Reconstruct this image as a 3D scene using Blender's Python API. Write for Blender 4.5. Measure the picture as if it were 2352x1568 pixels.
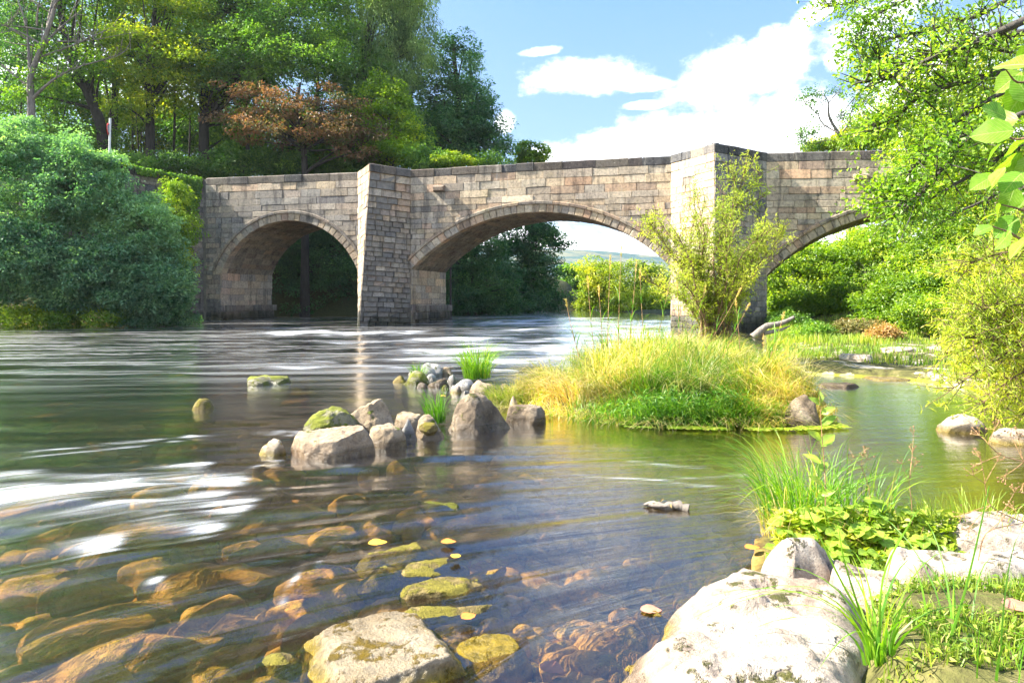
import bpy, math, random
import numpy as np
from mathutils import Vector

scene = bpy.context.scene
for _o in list(bpy.data.objects):
    bpy.data.objects.remove(_o, do_unlink=True)
COL = scene.collection
RND = random.Random(7)

# ------------------------------------------------------------------ camera
FD = 1569.0            # focal length in the units of the 2352 px wide view of the photograph
CAMZ = 1.5
cam_d = bpy.data.cameras.new('camera')
cam_d.sensor_width = 36.0
cam_d.lens = 36.0 * FD / 2352.0
cam_d.shift_y = -97.0 / 2352.0
cam_d.clip_start = 0.05
cam_d.clip_end = 5000.0
cam = bpy.data.objects.new('camera', cam_d)
COL.objects.link(cam)
cam.location = (0, 0, CAMZ)
cam.rotation_euler = (math.radians(90), 0, 0)
scene.camera = cam

# ------------------------------------------------------------------ world
SUN_EL = math.radians(42.0)
SUN_AZ = math.radians(-87.0)          # measured from +Y, negative = towards -X
SUNV = Vector((math.sin(SUN_AZ) * math.cos(SUN_EL), math.cos(SUN_AZ) * math.cos(SUN_EL), math.sin(SUN_EL)))
EXPOSURE = 2.12
SKY_STRENGTH = 0.12
SUN_STRENGTH = 5.0
world = bpy.data.worlds.new('World')
scene.world = world
world.use_nodes = True


class NT:
    """small helper to wire nodes"""
    def __init__(self, tree):
        self.t = tree
        tree.nodes.clear()

    def n(self, typ, ins=None, **props):
        nd = self.t.nodes.new(typ)
        for k, v in props.items():
            setattr(nd, k, v)
        if ins:
            for k, v in ins.items():
                self.put(nd.inputs[k], v)
        return nd

    def put(self, sock, v):
        if isinstance(v, bpy.types.NodeSocket):
            self.t.links.new(v, sock)
        elif isinstance(v, bpy.types.Node):
            self.t.links.new(v.outputs[0], sock)
        else:
            if sock.type == 'RGBA' and len(v) == 3:
                v = (*v, 1)
            sock.default_value = v

    def math(self, op, a, b=None, c=None, clamp=False):
        nd = self.n('ShaderNodeMath', operation=op, use_clamp=clamp)
        self.put(nd.inputs[0], a)
        if b is not None:
            self.put(nd.inputs[1], b)
        if c is not None:
            self.put(nd.inputs[2], c)
        return nd.outputs[0]

    def mix(self, f, a, b, blend='MIX'):
        nd = self.n('ShaderNodeMix', data_type='RGBA', blend_type=blend)
        self.put(nd.inputs[0], f)
        self.put(nd.inputs[6], a)
        self.put(nd.inputs[7], b)
        return nd.outputs[2]

    def ramp(self, f, stops, interp='LINEAR'):
        nd = self.n('ShaderNodeValToRGB')
        cr = nd.color_ramp
        cr.interpolation = interp
        while len(cr.elements) < len(stops):
            cr.elements.new(0.5)
        for e, (p, c) in zip(cr.elements, stops):
            e.position = p
            if isinstance(c, (int, float)):
                c = (c, c, c)
            e.color = (*c, 1)
        self.put(nd.inputs[0], f)
        return nd.outputs[0]

    def noise(self, vec, scale, detail=4, rough=0.55, dist=0.0):
        nd = self.n('ShaderNodeTexNoise', ins={'Scale': scale, 'Detail': detail, 'Roughness': rough, 'Distortion': dist})
        if vec is not None:
            self.put(nd.inputs['Vector'], vec)
        return nd.outputs[0]

    def smooth(self, v, lo, hi):
        nd = self.n('ShaderNodeMapRange', interpolation_type='SMOOTHSTEP')
        self.put(nd.inputs[0], v)
        nd.inputs[1].default_value = lo
        nd.inputs[2].default_value = hi
        return nd.outputs[0]


w = NT(world.node_tree)
sky = w.n('ShaderNodeTexSky', sky_type='NISHITA', sun_disc=False)
sky.sun_elevation = SUN_EL
sky.sun_rotation = SUN_AZ
sky.air_density = 1.0
sky.dust_density = 0.6
sky.ozone_density = 1.3
tc = w.n('ShaderNodeTexCoord')
sx = w.n('ShaderNodeSeparateXYZ', ins={0: tc.outputs['Generated']})
az = w.math('ARCTAN2', sx.outputs[0], sx.outputs[1])
el = w.math('ARCSINE', sx.outputs[2])
# a warp so that the cloud outlines are billowy
cv = w.n('ShaderNodeCombineXYZ', ins={0: az, 1: w.math('MULTIPLY', el, 1.5), 2: 0.0})
nA = w.noise(cv.outputs[0], 9.0, 10, 0.66)
nB = w.noise(w.n('ShaderNodeVectorMath', operation='ADD', ins={0: cv.outputs[0], 1: (5.2, 1.3, 0)}).outputs[0], 3.0, 7, 0.6)
dN = w.math('MULTIPLY', w.math('SUBTRACT', nA, 0.5), 2.5)


def sky_at(X, Y):
    a = (X - 1176) / FD
    b = (687 - Y) / FD
    A = math.atan(a)
    return A, math.atan(b * math.cos(A))


def cloud_ellipse(X, Y, rx, ry, rot=0.0):
    A, E = sky_at(X, Y)
    dx = w.math('SUBTRACT', az, A)
    dy = w.math('SUBTRACT', el, E)
    c, s = math.cos(rot), math.sin(rot)
    u = w.math('ADD', w.math('MULTIPLY', dx, c), w.math('MULTIPLY', dy, s))
    v = w.math('SUBTRACT', w.math('MULTIPLY', dy, c), w.math('MULTIPLY', dx, s))
    u = w.math('DIVIDE', u, rx / FD)
    v = w.math('DIVIDE', v, ry / FD)
    r2 = w.math('SQRT', w.math('ADD', w.math('MULTIPLY', u, u), w.math('MULTIPLY', v, v)))
    return w.math('SUBTRACT', 1.15, r2)          # > 0 inside


msk = None
for e in [(1330, 178, 140, 40, 0.0), (1450, 192, 120, 16, -0.05), (1248, 118, 46, 10, 0.1), (1765, 150, 100, 52, 0.5), (1640, 205, 110, 70, 0.3),
          (1600, 300, 170, 62, 0.1), (1420, 345, 190, 42, 0.05), (1800, 300, 200, 80, 0.0), (1885, 22, 55, 22, 0.3), (2030, 40, 130, 40, 0.3),
          (1925, 135, 25, 30, 0.3), (2140, 215, 170, 115, 0.2), (1160, 282, 22, 26, -.6), (1490, 242, 50, 10, 0.0),
          (-300, 120, 500, 90, 0.1), (2900, 200, 500, 140, 0.1), (-1500, 300, 600, 110, 0.0)]:
    m = cloud_ellipse(*e)
    msk = m if msk is None else w.math('MAXIMUM', msk, m)
# elsewhere on the sphere, fair-weather cloud; more added behind the camera as fill light
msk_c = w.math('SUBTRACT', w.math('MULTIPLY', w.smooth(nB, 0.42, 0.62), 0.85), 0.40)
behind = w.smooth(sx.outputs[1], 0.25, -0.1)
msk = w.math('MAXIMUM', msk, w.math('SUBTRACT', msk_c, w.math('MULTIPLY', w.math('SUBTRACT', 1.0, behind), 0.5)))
low = w.math('MULTIPLY', w.smooth(el, 0.17, 0.03), 1.3)      # cloud bank low over the horizon
msk = w.math('MAXIMUM', msk, w.math('SUBTRACT', low, 0.35))
cl = w.smooth(w.math('ADD', msk, dN), -0.05, 0.75)
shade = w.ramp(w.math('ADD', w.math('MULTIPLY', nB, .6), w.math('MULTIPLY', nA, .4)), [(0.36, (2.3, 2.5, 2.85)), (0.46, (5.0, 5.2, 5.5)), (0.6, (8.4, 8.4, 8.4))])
skyc = w.ramp(w.math('DIVIDE', el, 1.57), [(0.0, (1.6, 1.95, 2.3)), (0.12, (.92, 1.45, 2.2)), (0.27, (.58, 1.15, 2.25)), (0.42, (.38, 1.02, 2.75))])
skyc = w.mix(w.smooth(az, 0.15, -0.75), skyc, (1.15, 1.65, 2.35))
blue = w.mix(0.88, sky.outputs[0], skyc)
w.t.nodes.new('ShaderNodeOutputWorld')
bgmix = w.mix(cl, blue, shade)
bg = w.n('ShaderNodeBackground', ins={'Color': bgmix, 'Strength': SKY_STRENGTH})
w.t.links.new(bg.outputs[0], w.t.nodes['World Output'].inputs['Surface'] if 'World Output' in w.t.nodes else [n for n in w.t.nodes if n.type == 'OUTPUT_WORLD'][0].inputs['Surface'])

sun_d = bpy.data.lights.new('sun', 'SUN')
sun_d.energy = SUN_STRENGTH
sun_d.angle = math.radians(0.55)
sun_d.color = (1.0, 0.925, 0.80)
sun = bpy.data.objects.new('sun', sun_d)
COL.objects.link(sun)
sun.rotation_euler = (-SUNV).to_track_quat('-Z', 'Y').to_euler()
sun.location = (-30, 10, 40)

vs = scene.view_settings
vs.view_transform = 'Standard'
vs.look = 'None'
vs.exposure = EXPOSURE
vs.gamma = 1.0
vs.use_curve_mapping = False
cy = scene.cycles
cy.max_bounces = 7
cy.diffuse_bounces = 3
cy.glossy_bounces = 3
cy.transmission_bounces = 5
cy.transparent_max_bounces = 10
cy.caustics_reflective = False
cy.caustics_refractive = False
cy.sample_clamp_indirect = 4.0
cy.use_denoising = True
cy.use_adaptive_sampling = True
cy.adaptive_threshold = 0.02


# ------------------------------------------------------------------ helpers
HAZE = 0.00015
def P(X, Y, y):
    """world point seen at photo position (X, Y) (2352 px wide view) at depth y"""
    return np.array([(X - 1176) / FD * y, y, CAMZ + (687 - Y) / FD * y])


def _hash(ix, iy, iz, seed):
    h = (ix.astype(np.int64) * 374761393 + iy.astype(np.int64) * 668265263 + iz.astype(np.int64) * 1274126177 + seed * 974634777) & 0xffffffff
    h = ((h ^ (h >> 13)) * 1274126177) & 0xffffffff
    h = (h ^ (h >> 16)) & 0xffffff
    return h / float(0xffffff) * 2 - 1


def vnoise(p, seed=0):
    p = np.asarray(p, float)
    i = np.floor(p).astype(np.int64)
    f = p - i
    f = f * f * f * (f * (f * 6 - 15) + 10)
    r = 0
    for dx in (0, 1):
        wx = f[..., 0] if dx else 1 - f[..., 0]
        for dy in (0, 1):
            wy = f[..., 1] if dy else 1 - f[..., 1]
            for dz in (0, 1):
                wz = f[..., 2] if dz else 1 - f[..., 2]
                r = r + wx * wy * wz * _hash(i[..., 0] + dx, i[..., 1] + dy, i[..., 2] + dz, seed)
    return r


def fbm(p, seed=0, octv=4, gain=0.5):
    p = np.asarray(p, float)
    a, s, t = 1.0, 0.0, 0.0
    for k in range(octv):
        s = s + a * vnoise(p * (2.03 ** k) + 17.3 * k, seed + k)
        t += a
        a *= gain
    return s / t


def fbm2(x, y, seed=0, octv=4, gain=0.5):
    return fbm(np.stack([x, y, np.zeros_like(x) + 0.37], -1), seed, octv, gain)


class MB:
    """collects polygons as arrays; build() links them as ONE mesh object"""
    def __init__(self):
        self.v, self.f, self.t, self.c, self.n = [], [], [], [], 0

    def add(self, verts, faces, tint=0.5, col=None):
        verts = np.asarray(verts, np.float32).reshape(-1, 3)
        faces = np.asarray(faces, np.int64)
        self.v.append(verts)
        self.f.append(faces + self.n)
        nf = len(faces)
        tt = np.empty(nf, np.float32)
        tt[:] = tint
        self.t.append(tt)
        cc = np.empty((nf, 4), np.float32)
        cc[:] = (0.5, 0.5, 0.5, 1)
        if col is not None:
            cc[:, :3] = col
        self.c.append(cc)
        self.n += len(verts)

    def ntri(self):
        return sum(len(f) * (f.shape[1] - 2) for f in self.f if len(f))

    def build(self, name, mat, parent=None, smooth=False):
        me = bpy.data.meshes.new(name)
        V = np.concatenate(self.v)
        me.vertices.add(len(V))
        me.vertices.foreach_set('co', V.ravel())
        li = np.concatenate([f.ravel() for f in self.f])
        tot = np.concatenate([np.full(len(f), f.shape[1]) for f in self.f])
        st = np.concatenate([[0], np.cumsum(tot)[:-1]])
        me.loops.add(len(li))
        me.loops.foreach_set('vertex_index', li.astype(np.int32))
        me.polygons.add(len(tot))
        me.polygons.foreach_set('loop_start', st.astype(np.int32))
        me.polygons.foreach_set('loop_total', tot.astype(np.int32))
        me.polygons.foreach_set('use_smooth', np.full(len(tot), bool(smooth)))
        a = me.attributes.new('tint', 'FLOAT', 'FACE')
        a.data.foreach_set('value', np.concatenate(self.t))
        a = me.attributes.new('col', 'FLOAT_COLOR', 'FACE')
        a.data.foreach_set('color', np.concatenate(self.c).ravel())
        me.update(calc_edges=True)
        me.validate()
        if mat:
            me.materials.append(mat)
        o = bpy.data.objects.new(name, me)
        COL.objects.link(o)
        if parent:
            o.parent = parent
            o.matrix_parent_inverse = parent.matrix_world.inverted()
        return o


def thing(name, label, cat, loc=(0, 0, 0), group=None):
    o = bpy.data.objects.new(name, None)
    COL.objects.link(o)
    o.location = tuple(float(v) for v in loc)
    o.empty_display_size = 0.2
    o['label'] = label
    o['category'] = cat
    if group:
        o['group'] = group
    bpy.context.view_layer.update() if False else None
    o.matrix_world = __import__('mathutils').Matrix.Translation(o.location)
    return o


def tag(o, label, cat, group=None):
    o['label'] = label
    o['category'] = cat
    if group:
        o['group'] = group
    return o


def norm(a):
    a = np.asarray(a, float)
    return a / np.maximum(np.linalg.norm(a, axis=-1, keepdims=True), 1e-9)


def tube(mb, pts, radii, sides=6, tint=0.5, rough=0.0, seed=0):
    pts = np.asarray(pts, float)
    n = len(pts)
    radii = np.broadcast_to(np.asarray(radii, float), (n,))
    tan = norm(np.gradient(pts, axis=0))
    up = np.array([0.31, 0.12, 0.94]) if abs(tan[0][2]) < 0.8 else np.array([0.9, 0.3, 0.1])
    u = norm(np.cross(tan, up))
    v = np.cross(tan, u)
    a = np.linspace(0, 2 * np.pi, sides, endpoint=False)
    rr = radii[:, None] * np.ones(sides)[None]
    if rough:
        rg = np.random.RandomState(seed)
        rr = rr * (1 + rough * rg.uniform(-1, 1, (n, sides)))
    V = pts[:, None] + (np.cos(a)[None, :, None] * u[:, None] + np.sin(a)[None, :, None] * v[:, None]) * rr[:, :, None]
    idx = np.arange(n * sides).reshape(n, sides)
    i0 = idx[:-1]
    i1 = idx[1:]
    F = np.stack([i0, np.roll(i0, -1, 1), np.roll(i1, -1, 1), i1], -1).reshape(-1, 4)
    mb.add(V.reshape(-1, 3), F, tint)


def bez(p0, p1, bend, n=6):
    p0, p1, bend = map(lambda a: np.asarray(a, float), (p0, p1, bend))
    t = np.linspace(0, 1, n)[:, None]
    m = (p0 + p1) / 2 + bend
    return (1 - t) ** 2 * p0 + 2 * t * (1 - t) * m + t * t * p1


def spline(ctrl, n=20):
    """catmull-rom through control points"""
    c = np.asarray(ctrl, float)
    c = np.vstack([2 * c[0] - c[1], c, 2 * c[-1] - c[-2]])
    out = []
    seg = len(c) - 3
    for t in np.linspace(0, seg - 1e-6, n):
        i = int(t)
        f = t - i
        p0, p1, p2, p3 = c[i:i + 4]
        out.append(0.5 * ((2 * p1) + (-p0 + p2) * f + (2 * p0 - 5 * p1 + 4 * p2 - p3) * f * f + (-p0 + 3 * p1 - 3 * p2 + p3) * f ** 3))
    return np.array(out)


def add_leaves(mb, pos, d, nrm, L, W, tint, fold=0.22):
    """diamond leaves with a slight fold: pos = base, d = direction, nrm = leaf normal"""
    d = norm(d)
    side = norm(np.cross(d, nrm))
    nn = np.cross(side, d)
    L = np.broadcast_to(np.asarray(L, float), (len(pos),))[:, None]
    W = np.broadcast_to(np.asarray(W, float), (len(pos),))[:, None]
    b = pos
    t = pos + d * L - nn * L * 0.10
    m = pos + d * L * 0.45
    l = m + side * W * 0.5 + nn * W * fold
    r = m - side * W * 0.5 + nn * W * fold
    V = np.stack([b, l, t, r], 1).reshape(-1, 3)
    F = np.arange(len(pos) * 4).reshape(-1, 4)
    mb.add(V, F, tint)


def add_blades(mb, base, dirh, H, bend, W, tint, seg=3, droop=1.0):
    """grass blades: base (n,3), dirh (n,2) horizontal lean direction, H height, bend horizontal reach"""
    n = len(base)
    H = np.broadcast_to(np.asarray(H, float), (n,))
    bend = np.broadcast_to(np.asarray(bend, float), (n,))
    W = np.broadcast_to(np.asarray(W, float), (n,))
    dh = norm(dirh)
    side = np.stack([-dh[:, 1], dh[:, 0], np.zeros(n)], -1)
    rs = np.random.RandomState(n)
    ang = rs.uniform(-1.2, 1.2, n)
    ca, sa = np.cos(ang)[:, None], np.sin(ang)[:, None]
    d3 = np.concatenate([dh, np.zeros((n, 1))], 1)
    side = side * ca + d3 * sa
    rows = []
    for k in range(seg + 1):
        t = k / seg
        hor = d3 * (bend * (t ** 1.8))[:, None]
        ver = (H * (t * (1.0 + 0.25 * droop) - 0.25 * droop * t ** 3 - droop * 0.35 * (bend / np.maximum(H, .01)) * t ** 3))[:, None] * np.array([0, 0, 1.0])
        c = base + hor + ver
        ww = (W * (1 - t) ** 0.7 * 0.5 + 0.0004)[:, None]
        rows.append(c - side * ww)
        rows.append(c + side * ww)
    V = np.stack(rows, 1)
    k = 2 * (seg + 1)
    F = []
    b = np.arange(n)[:, None] * k
    for s in range(seg):
        F.append(b + np.array([2 * s, 2 * s + 1, 2 * s + 3, 2 * s + 2])[None])
    F = np.concatenate(F)
    tt = np.tile(np.broadcast_to(tint, (n,)), seg)
    mb.add(V.reshape(-1, 3), F, tt)


# ------------------------------------------------------------------ materials
def new_mat(name):
    m = bpy.data.materials.new(name)
    m.use_nodes = True
    return m, NT(m.node_tree)


def out_surface(nt, sh):
    o = nt.n('ShaderNodeOutputMaterial')
    nt.put(o.inputs['Surface'], sh)
    return o


def leaf_mat(name, stops, trans=0.45, gloss=0.035, big=0.35, tcol=(1.35, 1.45, 0.5), rough=0.5):
    m, nt = new_mat(name)
    a = nt.n('ShaderNodeAttribute', attribute_name='tint')
    geo = nt.n('ShaderNodeNewGeometry')
    col = nt.ramp(a.outputs['Fac'], stops)
    nz = nt.noise(geo.outputs['Position'], big, 3, 0.6)
    col = nt.mix(nt.smooth(nz, 0.40, 0.62), nt.mix(1.0, col, (0.62, 0.72, 0.70), 'MULTIPLY'), nt.mix(1.0, col, (1.2, 1.12, 0.95), 'MULTIPLY'))
    dif = nt.n('ShaderNodeBsdfDiffuse', ins={'Color': col})
    tr = nt.n('ShaderNodeBsdfTranslucent', ins={'Color': nt.mix(1.0, col, tcol, 'MULTIPLY')})
    mx = nt.n('ShaderNodeMixShader', ins={0: trans, 1: dif, 2: tr})
    gl = nt.n('ShaderNodeBsdfGlossy', ins={'Color': (0.8, 0.85, 0.8), 'Roughness': rough})
    mx2 = nt.n('ShaderNodeMixShader', ins={0: gloss, 1: mx, 2: gl})
    out_surface(nt, mx2.outputs[0])
    return m


def bark_mat(name, c1, c2, sc=6.0):
    m, nt = new_mat(name)
    tcn = nt.n('ShaderNodeTexCoord')
    mp = nt.n('ShaderNodeMapping', ins={'Vector': tcn.outputs['Object'], 'Scale': (1, 1, 0.25)})
    nz = nt.noise(mp.outputs[0], sc, 6, 0.65)
    col = nt.ramp(nz, [(0.3, c1), (0.7, c2)])
    bp = nt.n('ShaderNodeBump', ins={'Strength': 0.8, 'Distance': 0.05, 'Height': nz})
    b = nt.n('ShaderNodeBsdfPrincipled', ins={'Base Color': col, 'Roughness': 0.9, 'Normal': bp.outputs[0]})
    out_surface(nt, b)
    return m


M = {}
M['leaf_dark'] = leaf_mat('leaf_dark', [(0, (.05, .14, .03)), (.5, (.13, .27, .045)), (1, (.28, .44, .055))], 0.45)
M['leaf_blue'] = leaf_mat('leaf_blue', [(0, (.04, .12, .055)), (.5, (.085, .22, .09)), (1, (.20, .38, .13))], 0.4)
M['leaf_mid'] = leaf_mat('leaf_mid', [(0, (.07, .17, .02)), (.5, (.15, .31, .03)), (1, (.38, .52, .04))], 0.5)
M['leaf_yellow'] = leaf_mat('leaf_yellow', [(0, (.10, .20, .012)), (.5, (.25, .37, .02)), (1, (.50, .50, .035))], 0.5)
M['leaf_bright'] = leaf_mat('leaf_bright', [(0, (.11, .22, .012)), (.5, (.26, .40, .02)), (1, (.50, .56, .03))], 0.5)
M['leaf_copper'] = leaf_mat('leaf_copper', [(0, (.06, .13, .02)), (.35, (.13, .14, .03)), (.6, (.20, .12, .055)), (1, (.27, .15, .085))], 0.4, tcol=(1.2, 1.0, .6))
M['leaf_teal_veiled'] = leaf_mat('leaf_teal_veiled', [(0, (.08, .20, .12)), (.5, (.16, .33, .19)), (1, (.32, .52, .26))], 0.45)  # pale bluish lens veil painted into the leaf colours
M['leaf_larch'] = leaf_mat('leaf_larch', [(0, (.10, .19, .06)), (.5, (.20, .32, .10)), (1, (.36, .48, .17))], 0.45)
M['leaf_willow'] = leaf_mat('leaf_willow', [(0, (.20, .28, .02)), (.5, (.42, .50, .04)), (1, (.66, .64, .09))], 0.5)
M['leaf_pale'] = leaf_mat('leaf_pale', [(0, (.26, .34, .03)), (.5, (.52, .58, .06)), (1, (.76, .72, .14))], 0.5)
M['leaf_rust'] = leaf_mat('leaf_rust', [(0, (.16, .18, .03)), (.5, (.34, .26, .08)), (1, (.46, .26, .13))], 0.35)
M['grass'] = leaf_mat('grass', [(0, (.07, .20, .02)), (.3, (.20, .36, .02)), (.55, (.40, .42, .06)), (.8, (.60, .46, .16)), (1, (.74, .58, .36))], 0.42, big=0.9)
M['grass_green'] = leaf_mat('grass_green', [(0, (.06, .20, .015)), (.5, (.17, .36, .02)), (.85, (.35, .48, .03)), (1, (.55, .45, .15))], 0.45, big=0.9)
M['bank_grass'] = leaf_mat('bank_grass', [(0, (.10, .20, .02)), (.5, (.26, .38, .03)), (.85, (.44, .48, .06)), (1, (.58, .46, .18))], 0.4, big=0.5)
M['bark'] = bark_mat('bark', (.030, .026, .020), (.10, .09, .075))
M['bark_pale'] = bark_mat('bark_pale', (.10, .085, .075), (.30, .26, .22))
M['bark_dark'] = bark_mat('bark_dark', (.015, .014, .012), (.05, .045, .038))
M['twig'] = bark_mat('twig', (.10, .06, .03), (.26, .17, .10), 20)
M['dry_stem'] = bark_mat('dry_stem', (.30, .16, .07), (.50, .30, .15), 30)


def stone_mat():
    m, nt = new_mat('sandstone_blocks')
    a = nt.n('ShaderNodeAttribute', attribute_name='col')
    geo = nt.n('ShaderNodeNewGeometry')
    pos = geo.outputs['Position']
    n1 = nt.noise(pos, 1.1, 6, 0.6)
    n2 = nt.noise(pos, 9.0, 5, 0.7)
    n3 = nt.noise(pos, 45.0, 3, 0.7)
    col = nt.mix(1.0, a.outputs['Color'], nt.ramp(n2, [(0.3, (.50, .49, .50)), (0.52, (1, 1, 1)), (0.75, (1.32, 1.25, 1.12))]), 'MULTIPLY')
    # dark weathering streaks running down the stone
    mp = nt.n('ShaderNodeMapping', ins={'Vector': pos, 'Scale': (1, 1, 0.18)})
    n4 = nt.noise(mp.outputs[0], 2.6, 6, 0.65)
    col = nt.mix(nt.math('MULTIPLY', nt.smooth(n4, 0.48, 0.66), 0.75), col, nt.mix(1.0, col, (.30, .31, .34), 'MULTIPLY'))
    # pale lichen specks
    n5 = nt.noise(pos, 14.0, 3, 0.8)
    col = nt.mix(nt.math('MULTIPLY', nt.smooth(n5, 0.62, 0.70), 0.6), col, (.50, .49, .43))
    # olive algae film
    col = nt.mix(nt.math('MULTIPLY', nt.smooth(n1, 0.58, 0.75), 0.30), col, (.20, .18, .07))
    spz = nt.n('ShaderNodeSeparateXYZ', ins={0: pos})
    wt = nt.smooth(nt.math('ADD', spz.outputs[2], nt.math('MULTIPLY', n1, -1.6)), .35, -.45)
    col = nt.mix(wt, col, nt.mix(1.0, col, (.34, .37, .30), 'MULTIPLY'))
    mp5 = nt.n('ShaderNodeMapping', ins={'Vector': pos, 'Scale': (1, 1, 0.10), 'Location': (7, 3, 1)})
    n6 = nt.noise(mp5.outputs[0], 1.9, 5, 0.7)
    col = nt.mix(nt.math('MULTIPLY', nt.smooth(n6, .60, .70), .45), col, (.55, .50, .42))
    hgt = nt.math('ADD', nt.math('MULTIPLY', n2, 0.6), nt.math('MULTIPLY', n3, 0.4))
    bp = nt.n('ShaderNodeBump', ins={'Strength': 0.7, 'Distance': 0.04, 'Height': hgt})
    b = nt.n('ShaderNodeBsdfPrincipled', ins={'Base Color': col, 'Roughness': 0.88, 'Normal': bp.outputs[0]})
    b.inputs['Specular IOR Level'].default_value = 0.25
    out_surface(nt, b)
    return m


M['stone'] = stone_mat()


def simple_mat(name, c1, c2, sc=4.0, rough=0.9, bump=0.4, dist=0.03, spec=0.3):
    m, nt = new_mat(name)
    geo = nt.n('ShaderNodeNewGeometry')
    nz = nt.noise(geo.outputs['Position'], sc, 6, 0.65)
    col = nt.ramp(nz, [(0.3, c1), (0.7, c2)])
    bp = nt.n('ShaderNodeBump', ins={'Strength': bump, 'Distance': dist, 'Height': nz})
    b = nt.n('ShaderNodeBsdfPrincipled', ins={'Base Color': col, 'Roughness': rough, 'Normal': bp.outputs[0]})
    b.inputs['Specular IOR Level'].default_value = spec
    out_surface(nt, b)
    return m


M['mortar'] = simple_mat('mortar', (.12, .11, .10), (.26, .24, .21), 5)
M['road'] = simple_mat('road_gravel', (.09, .085, .08), (.16, .15, .13), 8)
M['white_metal'] = simple_mat('white_painted_metal', (.62, .62, .62), (.78, .78, .76), 10, 0.45, 0.05)
M['sign_red'] = simple_mat('sign_red', (.55, .03, .03), (.62, .05, .04), 10, 0.45, 0.02)


def rock_mat(name, c1, c2, c3, moss=0.0, mosscol=(.16, .20, .02), crack=True, yellow=0.0, sc=1.0, wetz=0.085):
    m, nt = new_mat(name)
    geo = nt.n('ShaderNodeNewGeometry')
    pos = geo.outputs['Position']
    n1 = nt.noise(pos, 2.2 * sc, 6, 0.6, 0.6)
    n2 = nt.noise(pos, 11 * sc, 6, 0.7)
    n3 = nt.noise(pos, 60 * sc, 4, 0.75)
    col = nt.ramp(n1, [(0.30, c1), (0.50, c2), (0.68, c3)])
    col = nt.mix(1.0, col, nt.ramp(n2, [(0.32, (.55, .55, .58)), (0.5, (.95, .95, .95)), (0.75, (1.2, 1.18, 1.1))]), 'MULTIPLY')
    col = nt.mix(1.0, col, nt.ramp(n3, [(0.35, (.75, .75, .75)), (0.6, (1.08, 1.08, 1.08))]), 'MULTIPLY')
    sp = nt.n('ShaderNodeSeparateXYZ', ins={0: pos})
    sn = nt.n('ShaderNodeSeparateXYZ', ins={0: geo.outputs['Normal']})
    hgt = nt.math('ADD', nt.math('MULTIPLY', n2, 0.65), nt.math('MULTIPLY', n3, 0.25))
    if crack:
        vo = nt.n('ShaderNodeTexVoronoi', ins={'Scale': 1.5 * sc}, feature='DISTANCE_TO_EDGE')
        nw = nt.n('ShaderNodeVectorMath', operation='MULTIPLY_ADD', ins={0: nt.n('ShaderNodeTexNoise', ins={'Vector': pos, 'Scale': 3.0 * sc, 'Detail': 4}).outputs[1], 1: (0.5, 0.5, 0.5), 2: pos})
        nt.put(vo.inputs['Vector'], nw.outputs[0])
        ck = nt.smooth(vo.outputs[0], 0.0, 0.022)
        ckm = nt.math('MAXIMUM', ck, nt.smooth(n1, 0.66, 0.56))
        col = nt.mix(ckm, nt.mix(1.0, col, (.35, .32, .3), 'MULTIPLY'), col)
        hgt = nt.math('ADD', hgt, nt.math('MULTIPLY', ckm, 0.5))
    if moss > 0:
        mk = nt.math('ADD', nt.math('MULTIPLY', nt.noise(pos, 5.0 * sc, 6, 0.7), 1.0), nt.math('MULTIPLY', sn.outputs[2], 0.10))
        mk = nt.smooth(mk, 0.66 - 0.26 * moss, 0.74 - 0.22 * moss)
        mc = nt.ramp(n2, [(0.3, tuple(v * .45 for v in mosscol)), (0.65, mosscol)])
        col = nt.mix(mk, col, mc)
        hgt = nt.math('ADD', hgt, nt.math('MULTIPLY', nt.math('MULTIPLY', mk, n3), 0.8))
    if yellow > 0:       # algae line around the waterline
        lo = nt.smooth(nt.math('ADD', sp.outputs[2], nt.math('MULTIPLY', n1, -0.10)), 0.02, -0.05)
        col = nt.mix(nt.math('MULTIPLY', lo, yellow), col, nt.ramp(n2, [(.3, (.12, .10, .008)), (.6, (.46, .34, .03))]))
    wet = nt.smooth(nt.math('ADD', sp.outputs[2], nt.math('MULTIPLY', n2, -0.06)), wetz, wetz - 0.05)
    col = nt.mix(nt.math('MULTIPLY', wet, 0.75), col, nt.mix(1.0, col, (.38, .34, .28), 'MULTIPLY'))
    bp = nt.n('ShaderNodeBump', ins={'Strength': 1.0, 'Distance': 0.035, 'Height': hgt})
    b = nt.n('ShaderNodeBsdfPrincipled', ins={'Base Color': col, 'Roughness': nt.math('SUBTRACT', 0.85, nt.math('MULTIPLY', wet, 0.6)), 'Normal': bp.outputs[0]})
    b.inputs['Specular IOR Level'].default_value = 0.35
    out_surface(nt, b)
    return m


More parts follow.
